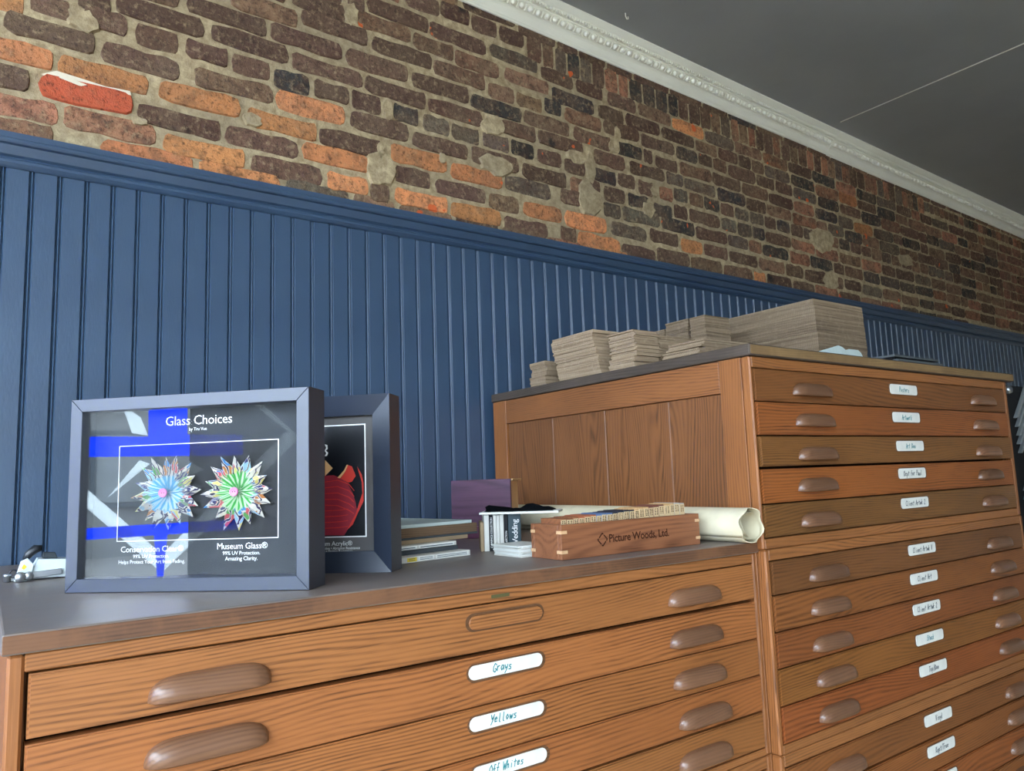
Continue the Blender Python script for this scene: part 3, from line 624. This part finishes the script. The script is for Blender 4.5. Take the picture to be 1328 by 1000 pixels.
def petal(L, wd):
    bm = bmesh.new(); P = [(0,0,0), (L*.25,-.0035,.002), (L*.62,-wd,.002), (L,0,.006), (L*.62,wd,.002), (L*.25,.0035,.002)]
    R_ = [(0,0,.004), (L*.3,0,.0105), (L*.62,0,.0155)]
    v = [bm.verts.new(p) for p in P]; r = [bm.verts.new(p) for p in R_]
    for f in ((v[0], v[1], r[1], r[0]), (v[1], v[2], r[2], r[1]), (v[2], v[3], r[2]), (v[0], r[0], r[1], v[5]), (v[5], r[1], r[2], v[4]), (v[4], r[2], v[3])): bm.faces.new(f)
    me = bpy.data.meshes.new('petal'); bm.to_mesh(me); bm.free(); return me
for (cx, cz), core, c2 in (((.1465, .1415), lin(90,170,205), lin(200,222,228)), ((.2600, .1395), lin(70,165,80), lin(205,226,196))):
    fm = flower_mat('folded_print_paper', core, c2); fl = obj('paper_flower', lathe([(.0, 0), (.012, 0), (.010, .004), (0, .004)], 14, 'z'), fm, f1, (cx, .0288, cz), (math.pi/2, 0, 0))
    pm = [petal(.057, .0092), petal(.053, .0088), petal(.059, .0085)]
    for me in pm: me.materials.append(fm)
    for k in range(16):
        a = 2*math.pi*(k+.15)/16; o = obj('petal', pm[k % 3], None, fl, (0, 0, .0008+.0012*(k % 2)), (0, 0, a+random.uniform(-.05, .05)))
    bt = obj('button', lathe([(0,.0155), (.0045,.0155), (.0058,.017), (.0066,.0165), (.0068,.0145), (.006,.013), (0,.013)], 18), plain('pink_button', lin(232,120,180), .35), fl, (0, 0, 0))
    for s in (-1, 1): obj('button_hole', lathe([(0,.0003), (.0009,.0003), (.0009,0), (0,0)], 8), M['burn'], fl, (s*.0018, 0, .0155))

# second frame behind, flamenco print half hidden
B2 = Vector((.5555, 1.1215, ZL)); W2, H2, FW2 = .36, .293, .0335
dv = Vector((math.cos(ANG), math.sin(ANG), 0)); P2 = onZ(508, 742.5, ZL)-dv*W2
f2 = empty('shadow_box_frame', (P2.x, P2.y, ZL+.0003), ANG)
tag(f2, 'black frame with red skirted dancer print half hidden behind the Glass Choices frame', 'picture frame')
def fr2():
    fw = FW2
    for k in range(4):
        # sloping face: outer edge forward, inner edge set back
        W, H = W2, H2
        o = [(0,0), (W,0), (W,H), (0,H)]; i = [(fw,fw), (W-fw,fw), (W-fw,H-fw), (fw,H-fw)]
        a, b = k, (k+1) % 4; bm = bmesh.new()
        vs = [bm.verts.new((x, y, z)) for (x, z), y in ((o[a],0), (o[b],0), (i[b],.011), (i[a],.011), (o[a],.054), (o[b],.054), (i[b],.054), (i[a],.054))]
        for f in ((0,1,2,3), (4,7,6,5), (0,4,5,1), (3,2,6,7), (0,3,7,4), (1,5,6,2)): bm.faces.new([vs[q] for q in f])
        obj('frame_rail', fin(bm), M['frame_black'], f2)
fr2()
n2 = Vector((math.sin(ANG), -math.cos(ANG), 0))
def uv2(px, py, off):
    p0 = Vector((P2.x, P2.y, ZL))-n2*off; d = ray(px, py); p = CAM+d*((p0-CAM).dot(n2)/d.dot(n2)); q = p-p0; return q.dot(dv), q.z
obj('mat_board', box(FW2-.003, W2-FW2+.003, .020, .024, FW2-.003, H2-FW2+.003), plain('grey_mat', lin(88,86,86), .8, .3, bump=.2, bscale=900), f2)
obj('backing_board', box(.03, W2-.03, .0245, .050, .03, H2-.03), M['backing'], f2)
q4 = lambda x, y: (410+x/4, 500+y/4)
u1, z1_ = uv2(*q4(250, 205), .02); u1b, z0_ = uv2(*q4(250, 780), .02); u0_ = FW2+.045
obj('print_border', box(u0_-.002, u1+.002, .0195, .0199, z0_-.002, z1_+.002), M['white_ink'], f2)
pr = obj('print', box(u0_, u1, .0191, .0194, z0_, z1_), plain('print_black', lin(14,18,26), .35, .5), f2)
def shape(name, pts, mat, off): obj(name, prism([uv2(*q4(*p), off) for p in pts], .0003, 'y'), mat, f2, (0, off, 0))
skirt = [(46,470),(90,466),(128,482),(160,505),(190,560),(205,610),(212,650),(190,700),(165,745),(145,778),(46,778),(-60,778),(-90,640),(-40,520)]
M['crimson'] = plain('crimson_print', lin(150,34,52), .5); M['red'] = plain('red_print', lin(206,52,40), .5); M['skin'] = plain('peach_print', lin(226,176,120), .5)
shape('printed_skirt', skirt, M['crimson'], .0186)
shape('printed_torso', [(126,482),(150,450),(165,414),(185,420),(205,470),(185,500),(165,505)], M['red'], .0183)
shape('printed_arm', [(166,412),(150,448),(124,482),(110,480),(145,440),(158,412)], M['skin'], .0180)
shape('printed_trim', [(212,420),(236,462),(246,510),(246,600),(222,650),(190,722),(160,750),(205,668),(222,612),(240,560),(236,500)], M['red'], .0183)
shape('printed_glove', [(46,388),(86,430),(46,470)], M['skin'], .0183)
shape('printed_flourish', [(44,306),(58,310),(60,330),(50,338),(62,350),(56,366),(44,368),(52,352),(44,340),(52,324)], M['white_ink'], .0183)
for k in range(9):
    yy = 500+k*30; shape('printed_fold', [(46,yy),(110,yy-10+k*3),(170,yy+10+k*4),(198,yy+45),(196,yy+48),(168,yy+14+k*4),(110,yy-6+k*3),(46,yy+4)] if yy < 640 else [(46,yy),(120,yy-4),(165,yy-10),(165,yy-7),(120,yy),(46,yy+4)], M['red'], .0181)
for s, sz, (px, py) in (('Museum Acrylic®', .0108, q4(188, 830)), ('Protective • Abrasion Resistance', .0062, q4(228, 849)), ('Lightweight • Shatter Resistance', .0062, q4(190, 865))):
    u, z = uv2(px, py, .0195); obj('lettering', text(s, sz, 'RIGHT', space=.95), M['white_ink'], f2, (u, .0192, z), TX)
obj('acrylic_sheet', box(FW2-.002, W2-FW2+.002, .0125, .0145, FW2-.002, H2-FW2+.002), M['glass_ar'], f2)

# ------------------------------------------------------------------ things on the low worktop
ZT = ZL+.0002
# hand tool on the left
tl_ = empty('point_driver_tool', (.11, 1.555, ZT)); tag(tl_, 'white metal framing tool with black lever and round knobs beside the frame', 'tool')
def tp(px, py): p = onY(px, py, 1.545); return p.x-.11, p.z-ZT
def tprism(name, pts, d0, d1, mat, bev=.0008):
    return obj(name, prism([tp(*p) for p in pts], d1-d0, 'y', bev), mat, tl_, (0, d0, 0))
tprism('body', [(40,742),(50,725.5),(120,725),(120,744),(84,748),(42,749)], -.006, .045, M['white_enamel'])
tprism('side_plate', [(18,754),(27,728),(36,724),(44,732),(40,750),(30,756)], -.012, -.0065, M['white_enamel'])
tprism('rear_block', [(56,725),(58,717.5),(73,717.5),(76,724.5)], .01, .03, M['grey_board'])
tprism('slide_bar', [(41,742),(80,737),(80,744),(42,750)], -.013, -.0072, M['metal'])
x, z = tp(31, 717)
obj('lever', tube([(tp(33,727)[0], .0, tp(33,727)[1]), (tp(37,720)[0], 0, tp(37,720)[1]), (tp(47,712)[0], 0, tp(47,712)[1]), (tp(55,711)[0], 0, tp(55,711)[1])], [.005, .007, .0075, .005], 10), M['black_plastic'], tl_)
obj('sticker', prism([tp(*p) for p in [(27.5,737),(31,731.5),(35,735),(31,739)]], .0006, 'y'), M['yellow'], tl_, (0, -.0128, 0))
knob = lambda r, d: lathe([(0,0), (r*.8,0), (r,.0015), (r,d-.0015), (r*.85,d), (0,d)], 18, 'y')
for (px, py), r, d, y in (((25.5,748), .0078, .012, -.0265), ((37,746.5), .0068, .008, -.0225)):
    x, z = tp(px, py); z = max(z, r+.0005); k = obj('knob', knob(r, d), M['metal'], tl_, (x, y, z)); obj('knob_ring', lathe([(r*1.04,d*.7), (r*1.08,d*.75), (r*1.08,d*1.0), (r*1.04,d*1.02)], 18, 'y'), M['black_plastic'], k)
x, z = tp(9.5, 748); obj('tension_post', lathe([(0,0), (.0052,0), (.0052,.009), (.0062,.0095), (.0062,.013), (.003,.0135), (0,.0135)], 14), M['metal'], tl_, (x, .0, .0001))
x, z = tp(18, 738); obj('ring', tube([(x+.006*math.cos(a), .006, max(.003, .012)+.007*math.sin(a)) for a in [i*math.pi/8 for i in range(17)]], .0013, 6), M['black_plastic'], tl_)
obj('foot', box(tp(12,750)[0], tp(118,750)[0], .004, .03, 0, .006, .001), M['metal'], tl_)

# stack of sample boards behind the second frame
GS = math.radians(9)
o0 = onZ(527, 731, ZL); dS = Vector((math.cos(GS), math.sin(GS), 0)); nS = Vector((math.sin(GS), -math.cos(GS), 0))
def sp_(px, py, back=0):
    p0 = o0-nS*back; d = ray(px, py); p = CAM+d*((p0-CAM).dot(nS)/d.dot(nS)); return (p-o0).dot(dS), p.z
def board(name, label, cat, l_px, r_px, zb, zt, back, depth, mat, left=-.035):
    r = sp_(*r_px, back)[0]; o = obj(name, box(0, r-left, 0, depth, 0, zt-zb, .0007), mat); p = o0-nS*back+dS*left; o.location = (p.x, p.y, zb); o.rotation_euler = (0, 0, GS); tag(o, label, cat, 'sample boards stacked behind the dancer frame'); return o, r-left
zs = [ZT, ZT+.0112]
b1, w1 = board('sample_board', 'lowest white-edged sample board with printed yellow tab', 'sample board', None, (610,718), ZT, ZT+.0105, 0, .16, M['paper'])
for k, (a, b, mt) in enumerate(((.037, .058, 'yellow'), (.062, .098, 'white_card'), (.102, w1-.005, 'white_card'))):
    obj('edge_label', box(a, b, -.0005, 0, .0018, .0088), M[mt], b1); 
    for j in range(2): obj('printed_line', box(a+.003, b-.004, -.0007, -.0005, .0035+j*.0028, .0045+j*.0028), M['dark_ink'], b1)
z = ZT+.0107
b2, w2 = board('sample_board', 'dark grey board second from the bottom of the stack', 'sample board', None, (594,714), z, z+.008, .03, .15, M['grey_board'])
z += .0082
b3, w3 = board('sample_board', 'thin white-labelled board above the dark grey one', 'sample board', None, (592,706), z, z+.008, .035, .16, M['paper'])
for a, b in ((.045, .085), (.090, w3-.006)):
    obj('edge_label', box(a, b, -.0005, 0, .001, .0065), M['white_card'], b3); obj('printed_line', box(a+.003, b-.004, -.0007, -.0005, .0028, .0042), M['dark_ink'], b3)
z += .0082
b4, _ = board('sample_board', 'plain tan board in the middle of the stack', 'sample board', None, (607,702), z, z+.0075, .06, .15, M['tan_board'])
z += .0077
b5, _ = board('sample_board', 'thin dark board under the thick brown one', 'sample board', None, (620,698), z, z+.004, .06, .16, M['grey_board'])
z += .0042
b6, _ = board('sample_board', 'thick brown chipboard slab near the top of the stack', 'sample board', None, (619,690), z, z+.0175, .06, .17, M['brown_board'])
z += .0177
b7, _ = board('sample_board', 'pale blue-white slab on top of the stack', 'sample board', None, (612,680), z, z+.0065, .062, .26, M['pale_cover'])

# purple wooden sample box
pb = empty('sample_box', (.9505, 1.622, ZT), math.radians(-47)); tag(pb, 'purple hardwood sample box with pale wooden end standing near the drawer unit', 'box')
PW = .152
obj('front', box(0, PW, 0, .012, .030, .1435, .001), M['purple'], pb); o = obj('lower_front', box(0, PW, .0, .012, 0, .0294, .001), M['purple'], pb); o.color = (1.35, .9, 1.0, 1)
obj('end', box(PW-.012, PW-.0005, .0125, .092, 0, .1375, .0008), M['ply'], pb); obj('end', box(.0, .012, .0125, .092, 0, .1375, .0008), M['ply'], pb); obj('lid', box(-.0, PW+.004, .0125, .12, .138, .1435, .0006), M['ply'], pb); obj('back', box(.0125, PW-.0125, .080, .092, 0, .137), M['ply'], pb)

# booklets, cards, sheet and cloth to the left of the walnut box
x = .8215
def booklet(x0, t, h, y, mat, label, spine=None):
    o = obj('booklet', box(-t/2, t/2, 0, .075, 0, h, .0006), mat); o.location = (.8205+math.cos(RB)*(x0+t/2), 1.287+math.sin(RB)*(x0+t/2), ZT); o.rotation_euler = (0, 0, RB); tag(o, label, 'booklet', 'swatch booklets standing by the walnut box')
    if spine: obj('spine_lettering', text(spine[0], spine[1], 'LEFT', space=.9), M['white_ink'], o, (spine[2], -.0004, .006), (math.pi/2, -math.pi/2, 0))
    return o
YB_ = 0; RB = math.radians(-30)
seq = [(.007, .058, 'tan_board', 'short tan booklet at the left end of the row', None), (.010, .072, 'paper', 'thick white booklet second in the row', None), (.0075, .0725, 'backing', 'narrow black booklet reading CLARENCE COLLECTION left of the white ones', ('CLARENCE COLLECTION', .0058, .002)),
       (.006, .072, 'paper', 'thin white booklet right of the narrow black one', None), (.006, .0715, 'paper', 'thin white booklet in the middle of the row', None), (.008, .072, 'paper', 'white booklet left of the second black one', None),
       (.0075, .0725, 'backing', 'second narrow black booklet reading COLLECTION', ('COLLECTION', .0058, .002)), (.026, .0725, 'grey_teal', 'wide dark teal booklet reading Wedding', ('Wedding', .0165, .006))]
M['grey_teal'] = plain('dark_teal_cover', lin(24,52,62), .5)
x = 0
for t_, h, mt, lb, spn in seq: booklet(x, t_, h, YB_, M[mt], lb, spn); x += t_+.0006
# white sheet spanning booklets and the rim of the box, with the cloth on it
sh = bmesh.new(); pts = [(.818, 1.286, .0735), (.930, 1.170, .0735), (.985, 1.225, .0735), (.87, 1.345, .0735)]
A = [sh.verts.new((px, py, ZT+pz)) for px, py, pz in pts]; B = [sh.verts.new((px, py, ZT+pz+.004)) for px, py, pz in pts]
sh.faces.new(A); sh.faces.new(B)
for i in range(4): sh.faces.new((A[i], A[(i+1) % 4], B[(i+1) % 4], B[i]))
tag(obj('foam_sheet', fin(sh), M['white_card']), 'white foam sheet lying across the booklets and walnut box', 'sheet')
bm = bmesh.new(); n_, m_ = 14, 8; G = []
for i in range(n_+1):
    row = []
    for j in range(m_+1):
        s, t = i/n_, j/m_; px = .832+.100*s+.045*t; py = 1.292-.100*s+.045*t; e = min(s, 1-s, t, 1-t)
        hh = .0782+.010*math.sin(3.1*math.pi*s+1)*math.sin(math.pi*t)**2*(1-.5*s)+.006*min(1, e*8)+.002*math.sin(17*s+5*t)*min(1, e*6)
        row.append(bm.verts.new((px+.004*math.sin(9*t), py+.004*math.sin(13*s), ZT+max(.0777, hh))))
    G.append(row)
for i in range(n_):
    for j in range(m_): bm.faces.new((G[i][j], G[i+1][j], G[i+1][j+1], G[i][j+1]))
bmesh.ops.solidify(bm, geom=list(bm.faces), thickness=.0)
cl = obj('black_cloth', fin(bm, 'cloth', True), M['black_cloth']); tag(cl, 'crumpled black cloth lying on the white foam sheet', 'cloth')
for k in range(9):
    c = obj('swatch_card', box(-.0375, .0375, -.043, .043, 0, .0020, 0), M['white_card'] if k % 3 else M['paper']); c.location = (.842+N(-.003,.003)-.0006*k, 1.171+N(-.003,.003), ZT+.0023*k); c.rotation_euler = (0, 0, math.radians(N(-5,5)))
    tag(c, 'white swatch card, %s in the pile behind the walnut box' % ['lowest', 'second from the bottom', 'third from the bottom', 'fourth from the bottom', 'middle one', 'fourth from the top', 'third from the top', 'second from the top', 'topmost'][k], 'card', 'white swatch cards piled by the walnut box')

# walnut box of moulding samples
BX0, BX1, BY0, BY1, BH = .8225, 1.179, 1.030, 1.118, .0605
wb = empty('walnut_box', ((BX0+BX1)/2, (BY0+BY1)/2, ZT)); tag(wb, 'open walnut box branded Picture Woods, Ltd. full of moulding samples', 'box')
hx, hy = (BX1-BX0)/2, (BY1-BY0)/2
obj('front', box(-hx, hx, -hy, -hy+.009, 0, BH, .0006), M['walnut'], wb); obj('back', box(-hx, hx, hy-.009, hy, 0, BH, .0006), M['walnut'], wb)
obj('end', box(-hx, -hx+.009, -hy+.0092, hy-.0092, 0, BH, .0006), M['walnut'], wb); obj('end', box(hx-.009, hx, -hy+.0092, hy-.0092, 0, BH, .0006), M['walnut'], wb)
obj('base', box(-hx+.0092, hx-.0092, -hy+.0092, hy-.0092, .001, .006), M['walnut'], wb)
for sx in (-1, 1):
    for sy in (-1, 1):
        for z in (.0105, .0445):
            a = sx*hx; b = sy*hy; P = [(a+sx*.0006, b+sy*.0006), (a-sx*.013, b+sy*.0006), (a+sx*.0006, b-sy*.013)]
            obj('corner_spline', prism(P, .0055, 'z'), M['maple'], wb, (0, 0, z))
obj('brand_lettering', text('Picture Woods, Ltd.', .0205, 'LEFT', offset=.0003, space=.94), M['burn'], wb, (-.068, -hy-.0004, .0225), TX)
q = .0115
for a, b in (((0,1),(.2,.8)), ((.3,.7),(1,0)), ((1,0),(.8,-.2)), ((.7,-.3),(0,-1)), ((0,-1),(-.2,-.8)), ((-.3,-.7),(-1,0)), ((-1,0),(-.8,.2)), ((-.7,.3),(0,1))):
    pa, pb_ = Vector(a)*q, Vector(b)*q; n_ = (pb_-pa).orthogonal().normalized()*.0011
    obj('brand_mark', prism([tuple(pa+n_), tuple(pb_+n_), tuple(pb_-n_), tuple(pa-n_)], .0003, 'y'), M['burn'], wb, (-.083, -hy-.0006, .0285))
# samples standing in the box
tops = ['walnut', 'walnut', 'c_orange', 'c_orange', 'c_blue', 'c_blue', 'c_navy', 'c_navy', 'c_navy', 'ply', 'ply', 'c_brown', 'c_brown', 'ply', 'c_grey', 'c_grey', 'c_grey']
for k_, c_ in dict(c_orange=(170,96,62), c_blue=(84,110,150), c_navy=(28,36,52), c_brown=(112,64,52), c_grey=(170,160,150)).items(): M[k_] = plain(k_+'_stain', lin(*c_), .5)
ORD = 'first second third fourth fifth sixth seventh eighth ninth tenth eleventh twelfth thirteenth fourteenth fifteenth sixteenth seventeenth eighteenth nineteenth twentieth twenty-first twenty-second twenty-third twenty-fourth twenty-fifth twenty-sixth twenty-seventh twenty-eighth'.split()
x = BX0+.0115; k = 0
while x < BX1-.026:
    t_ = N(.011, .016); fr = (x-BX0)/(BX1-BX0); hgt = BH+.009+.015*min(1, fr*1.1)+N(-.0012, .0012); cn = tops[min(len(tops)-1, int(fr*len(tops)))]
    lbn = {'walnut': 'walnut', 'c_orange': 'orange-brown', 'c_blue': 'slate blue', 'c_navy': 'navy black', 'ply': 'pale wood', 'c_brown': 'red-brown', 'c_grey': 'grey'}[cn]
    o = obj('moulding_sample', box(-t_/2, t_/2, -.03, .028, 0, hgt-.0065, .0006), M[cn]); o.location = (x+t_/2, (BY0+BY1)/2, ZT+.0062)
    tag(o, '%s topped moulding sample, %s from the left end of the walnut box' % (lbn, ORD[k]), 'wood sample', 'moulding samples in the walnut box')
    obj('tag', box(-t_/2+.0006, t_/2-.0006, -.0306, -.0301, BH-.03, hgt-.009), M['tan_tag'] if 'tan_tag' in M else M.setdefault('tan_tag', plain('aged_tag', lin(208,182,140), .8)), o)
    for j in range(2):
        bm = bmesh.new(); zz = hgt-.011; xx = (-.25+.5*j)*t_*.8
        for i in range(5): addbox(bm, xx-.0014*N(.5,1.3), xx+.0014*N(.5,1.3), -.0309, -.0306, zz-.0016, zz); zz -= .0027
        obj('tag_print', fin(bm), M['burn'], o)
    x += t_+.0006; k += 1

# rolled canvas along the tall unit
rr = .0365; prof_n = 28; bm = bmesh.new(); RG = []
ys = [.958, .961, .98, 1.05, 1.2, 1.4, 1.6, 1.88]
for y in ys:
    row = []
    for kk in range(prof_n+9):
        a = math.radians(115)+2*math.pi*kk/prof_n*1.0; r = rr*(1.0 if kk <= prof_n else 1.0)+(.0012 if kk > prof_n else 0)-(.0006*math.cos(3*a) if y < .99 else .0003*math.cos(3*a))
        flat = -.92*rr
        row.append((1.2505+r*math.cos(a), y+(.004*math.sin(5*a) if y < .97 else 0), max(flat, r*math.sin(a)*(.96))))
    RG.append(row)
V = [[bm.verts.new((p[0], p[1], ZT+.0340+p[2])) for p in row] for row in RG]
for A, B in zip(V, V[1:]):
    for i in range(len(A)-1): bm.faces.new((A[i], A[i+1], B[i+1], B[i]))
me = fin(bm, 'roll', True); ro = obj('canvas_roll', me, M['canvas']); sm = ro.modifiers.new('s', 'SOLIDIFY'); sm.thickness = .0012; sm.offset = -1
tag(ro, 'rolled cream canvas lying along the tall drawer unit', 'canvas roll')
bm = bmesh.new(); RG = []
for y in (.962, 1.0, 1.2, 1.6, 1.87):
    RG.append([bm.verts.new((1.2505+(rr-.0035-.0012*math.cos(2*a+.6)-.010*kk/26)*math.cos(a), y+.004*math.sin(3*a), ZT+.034+max(-.0285, (rr-.0035-.001*math.cos(3*a)-.010*kk/26)*math.sin(a)*.96))) for kk in range(27) for a in [math.radians(200)+2*math.pi*kk/22]])
for A, B in zip(RG, RG[1:]):
    for i in range(len(A)-1): bm.faces.new((A[i], A[i+1], B[i+1], B[i]))
ir = obj('inner_turn', fin(bm, 'turn', True), M['canvas'], ro)

# ------------------------------------------------------------------ cardboard on the tall unit
ZC = 1.4607
def stack(label, x0, x1, y0, y1, zt, t=.0048, jx=.003, jy=.003, skew=(0, 0), tone_=1.0, drop=0, name='cardboard_stack'):
    bm = bmesh.new(); n = max(1, round((zt-ZC)/t)); t = (zt-ZC)/n; cx, cy = (x0+x1)/2, (y0+y1)/2; sx = sy = 0
    for k in range(n):
        if k % 6 == 0: sx, sy = N(-jx, jx), N(-jy, jy)
        ax, ay = sx+N(-jx, jx)*.6+skew[0]*k/n, sy+N(-jy, jy)*.6+skew[1]*k/n; q = N(-.0012, .0012)
        addbox(bm, x0-cx+ax, x1-cx+ax, y0-cy+ay, y1-cy+ay+q, k*t+.0003, (k+1)*t-.0002)
    o = obj(name, fin(bm), M['cardboard']); o.location = (cx, cy, ZC); o.color = (tone_, tone_*.97, tone_*.92, 1); tag(o, label, 'cardboard stack', 'cardboard stacks on the tall drawer unit'); return o
stack('tall cardboard stack nearest the left edge of the tall unit', 1.300, 1.420, 1.436, 1.612, 1.584, skew=(0, .024), tone_=1.12)
stack('low cardboard stack behind the tall one at the left edge', 1.300, 1.42, 1.665, 1.738, 1.531, tone_=.95)
stack('cardboard stack with ragged front right of the tall left one', 1.300, 1.384, 1.302, 1.395, 1.556, jx=.005, jy=.006, tone_=1.08)
stack('cardboard stack right of the ragged one near the left edge', 1.390, 1.528, 1.306, 1.42, 1.549, jx=.004, jy=.005, tone_=1.05)
stack('flat low pile of cardboard strips near the front corner', 1.372, 1.565, 1.155, 1.27, 1.514, jx=.012, tone_=.98)
stack('squat cardboard stack left of the biggest one', 1.692, 1.80, 1.405, 1.462, 1.652, tone_=.86)
stack('cardboard stack behind the squat one', 1.700, 1.83, 1.475, 1.565, 1.655, tone_=.82)
stack('cardboard stack third from the biggest along the back', 1.700, 1.83, 1.572, 1.635, 1.640, tone_=.92)
stack('small cardboard stack furthest back along the wall', 1.700, 1.83, 1.642, 1.70, 1.628, tone_=.82)
stack('biggest tall block of stacked cardboard sheets', 1.935, 2.192, 1.205, 1.86, 1.682, t=.0042, jx=.0016, jy=.0016, skew=(-.006, 0), tone_=.86)
# crumpled plastic wrapper at the front edge
bm = bmesh.new(); pk = [(1052,459,.0),(1070,453,.3),(1084,449,.5),(1093,446.5,1),(1097,449,.7),(1100,453,.4),(1106,451.5,.8),(1117,453,.6),(1119.5,457,.3),(1119,463,0)]
F_, K_ = [], []
for px, py, e in pk:
    p = onY(px, py, 1.035); F_.append(bm.verts.new((p.x, 1.030, ZC))); K_.append(bm.verts.new((p.x+.004, 1.04+.01*e, max(ZC+.001, p.z))))
bk = [bm.verts.new((v.co.x+.01, 1.115, ZC+.004)) for v in K_]
for i in range(len(pk)-1): bm.faces.new((F_[i], F_[i+1], K_[i+1], K_[i])); bm.faces.new((K_[i], K_[i+1], bk[i+1], bk[i]))
o = obj('plastic_wrapper', fin(bm, 'wrapper'), M['plastic_bag']); sm = o.modifiers.new('s', 'SOLIDIFY'); sm.thickness = .0008; tag(o, 'crumpled milky plastic wrapper at the front of the tall worktop', 'wrapper')
# thin dark sheets
for k in range(4):
    o = obj('dark_sheet', box(-.127, .127, -.05, .05, 0, .0062, .0006), M['dark_sheet']); o.location = (2.184+.003*k*(-1)**k, 1.095+.002*k, ZC+.0118*k+.0005)
    for s in (-1, 1): obj('spacer', box(s*.11-.008, s*.11+.008, -.04, .04, -.0054, -.0002), M['backing'], o) if k else None
    tag(o, ['lowest', 'second lowest', 'second highest', 'topmost'][k]+' dark grey sheet in the thin pile right of the cardboard', 'sheet', 'dark sheets piled on the tall worktop')

# ------------------------------------------------------------------ black sample display beyond the tall unit
rk = empty('sample_display', (3.95, 1.35, 0)); tag(rk, 'black display board with silver corner samples beyond the tall drawer unit', 'display stand')
obj('board', box(-.75, .75, .0, .03, .03, 1.515, .003), M['backing'], rk); obj('foot', box(-.75, .75, -.15, .2, 0, .03, .002), M['backing'], rk)
obj('hook', lathe([(0,0), (.014,0), (.018,.01), (.014,.025), (0,.028)], 12, 'y'), M['metal'], rk, (-.455, -.0285, 1.492))
cm = [plain('silver_leaf', lin(176,182,184), .35, .5, .5), plain('teal_stain', lin(70,112,122), .5), plain('gold_leaf', lin(166,150,84), .4, .5, .4)]
for k in range(26):
    a = .20; tw = .015; z = 1.425-.037*k-(.12 if k > 4 else 0)
    if z < .1: break
    P = [(-.40, 0), (-.40+a, a), (-.40+2*a, 0), (-.40+2*a-tw, -.0), (-.40+a, a-tw*1.2), (-.40+tw, 0)]
    obj('corner_sample', prism(P, .016, 'y', .002), cm[0 if k < 6 else random.choice([0, 1, 2])], rk, (.004*(k % 3), -.0165, z-.05))
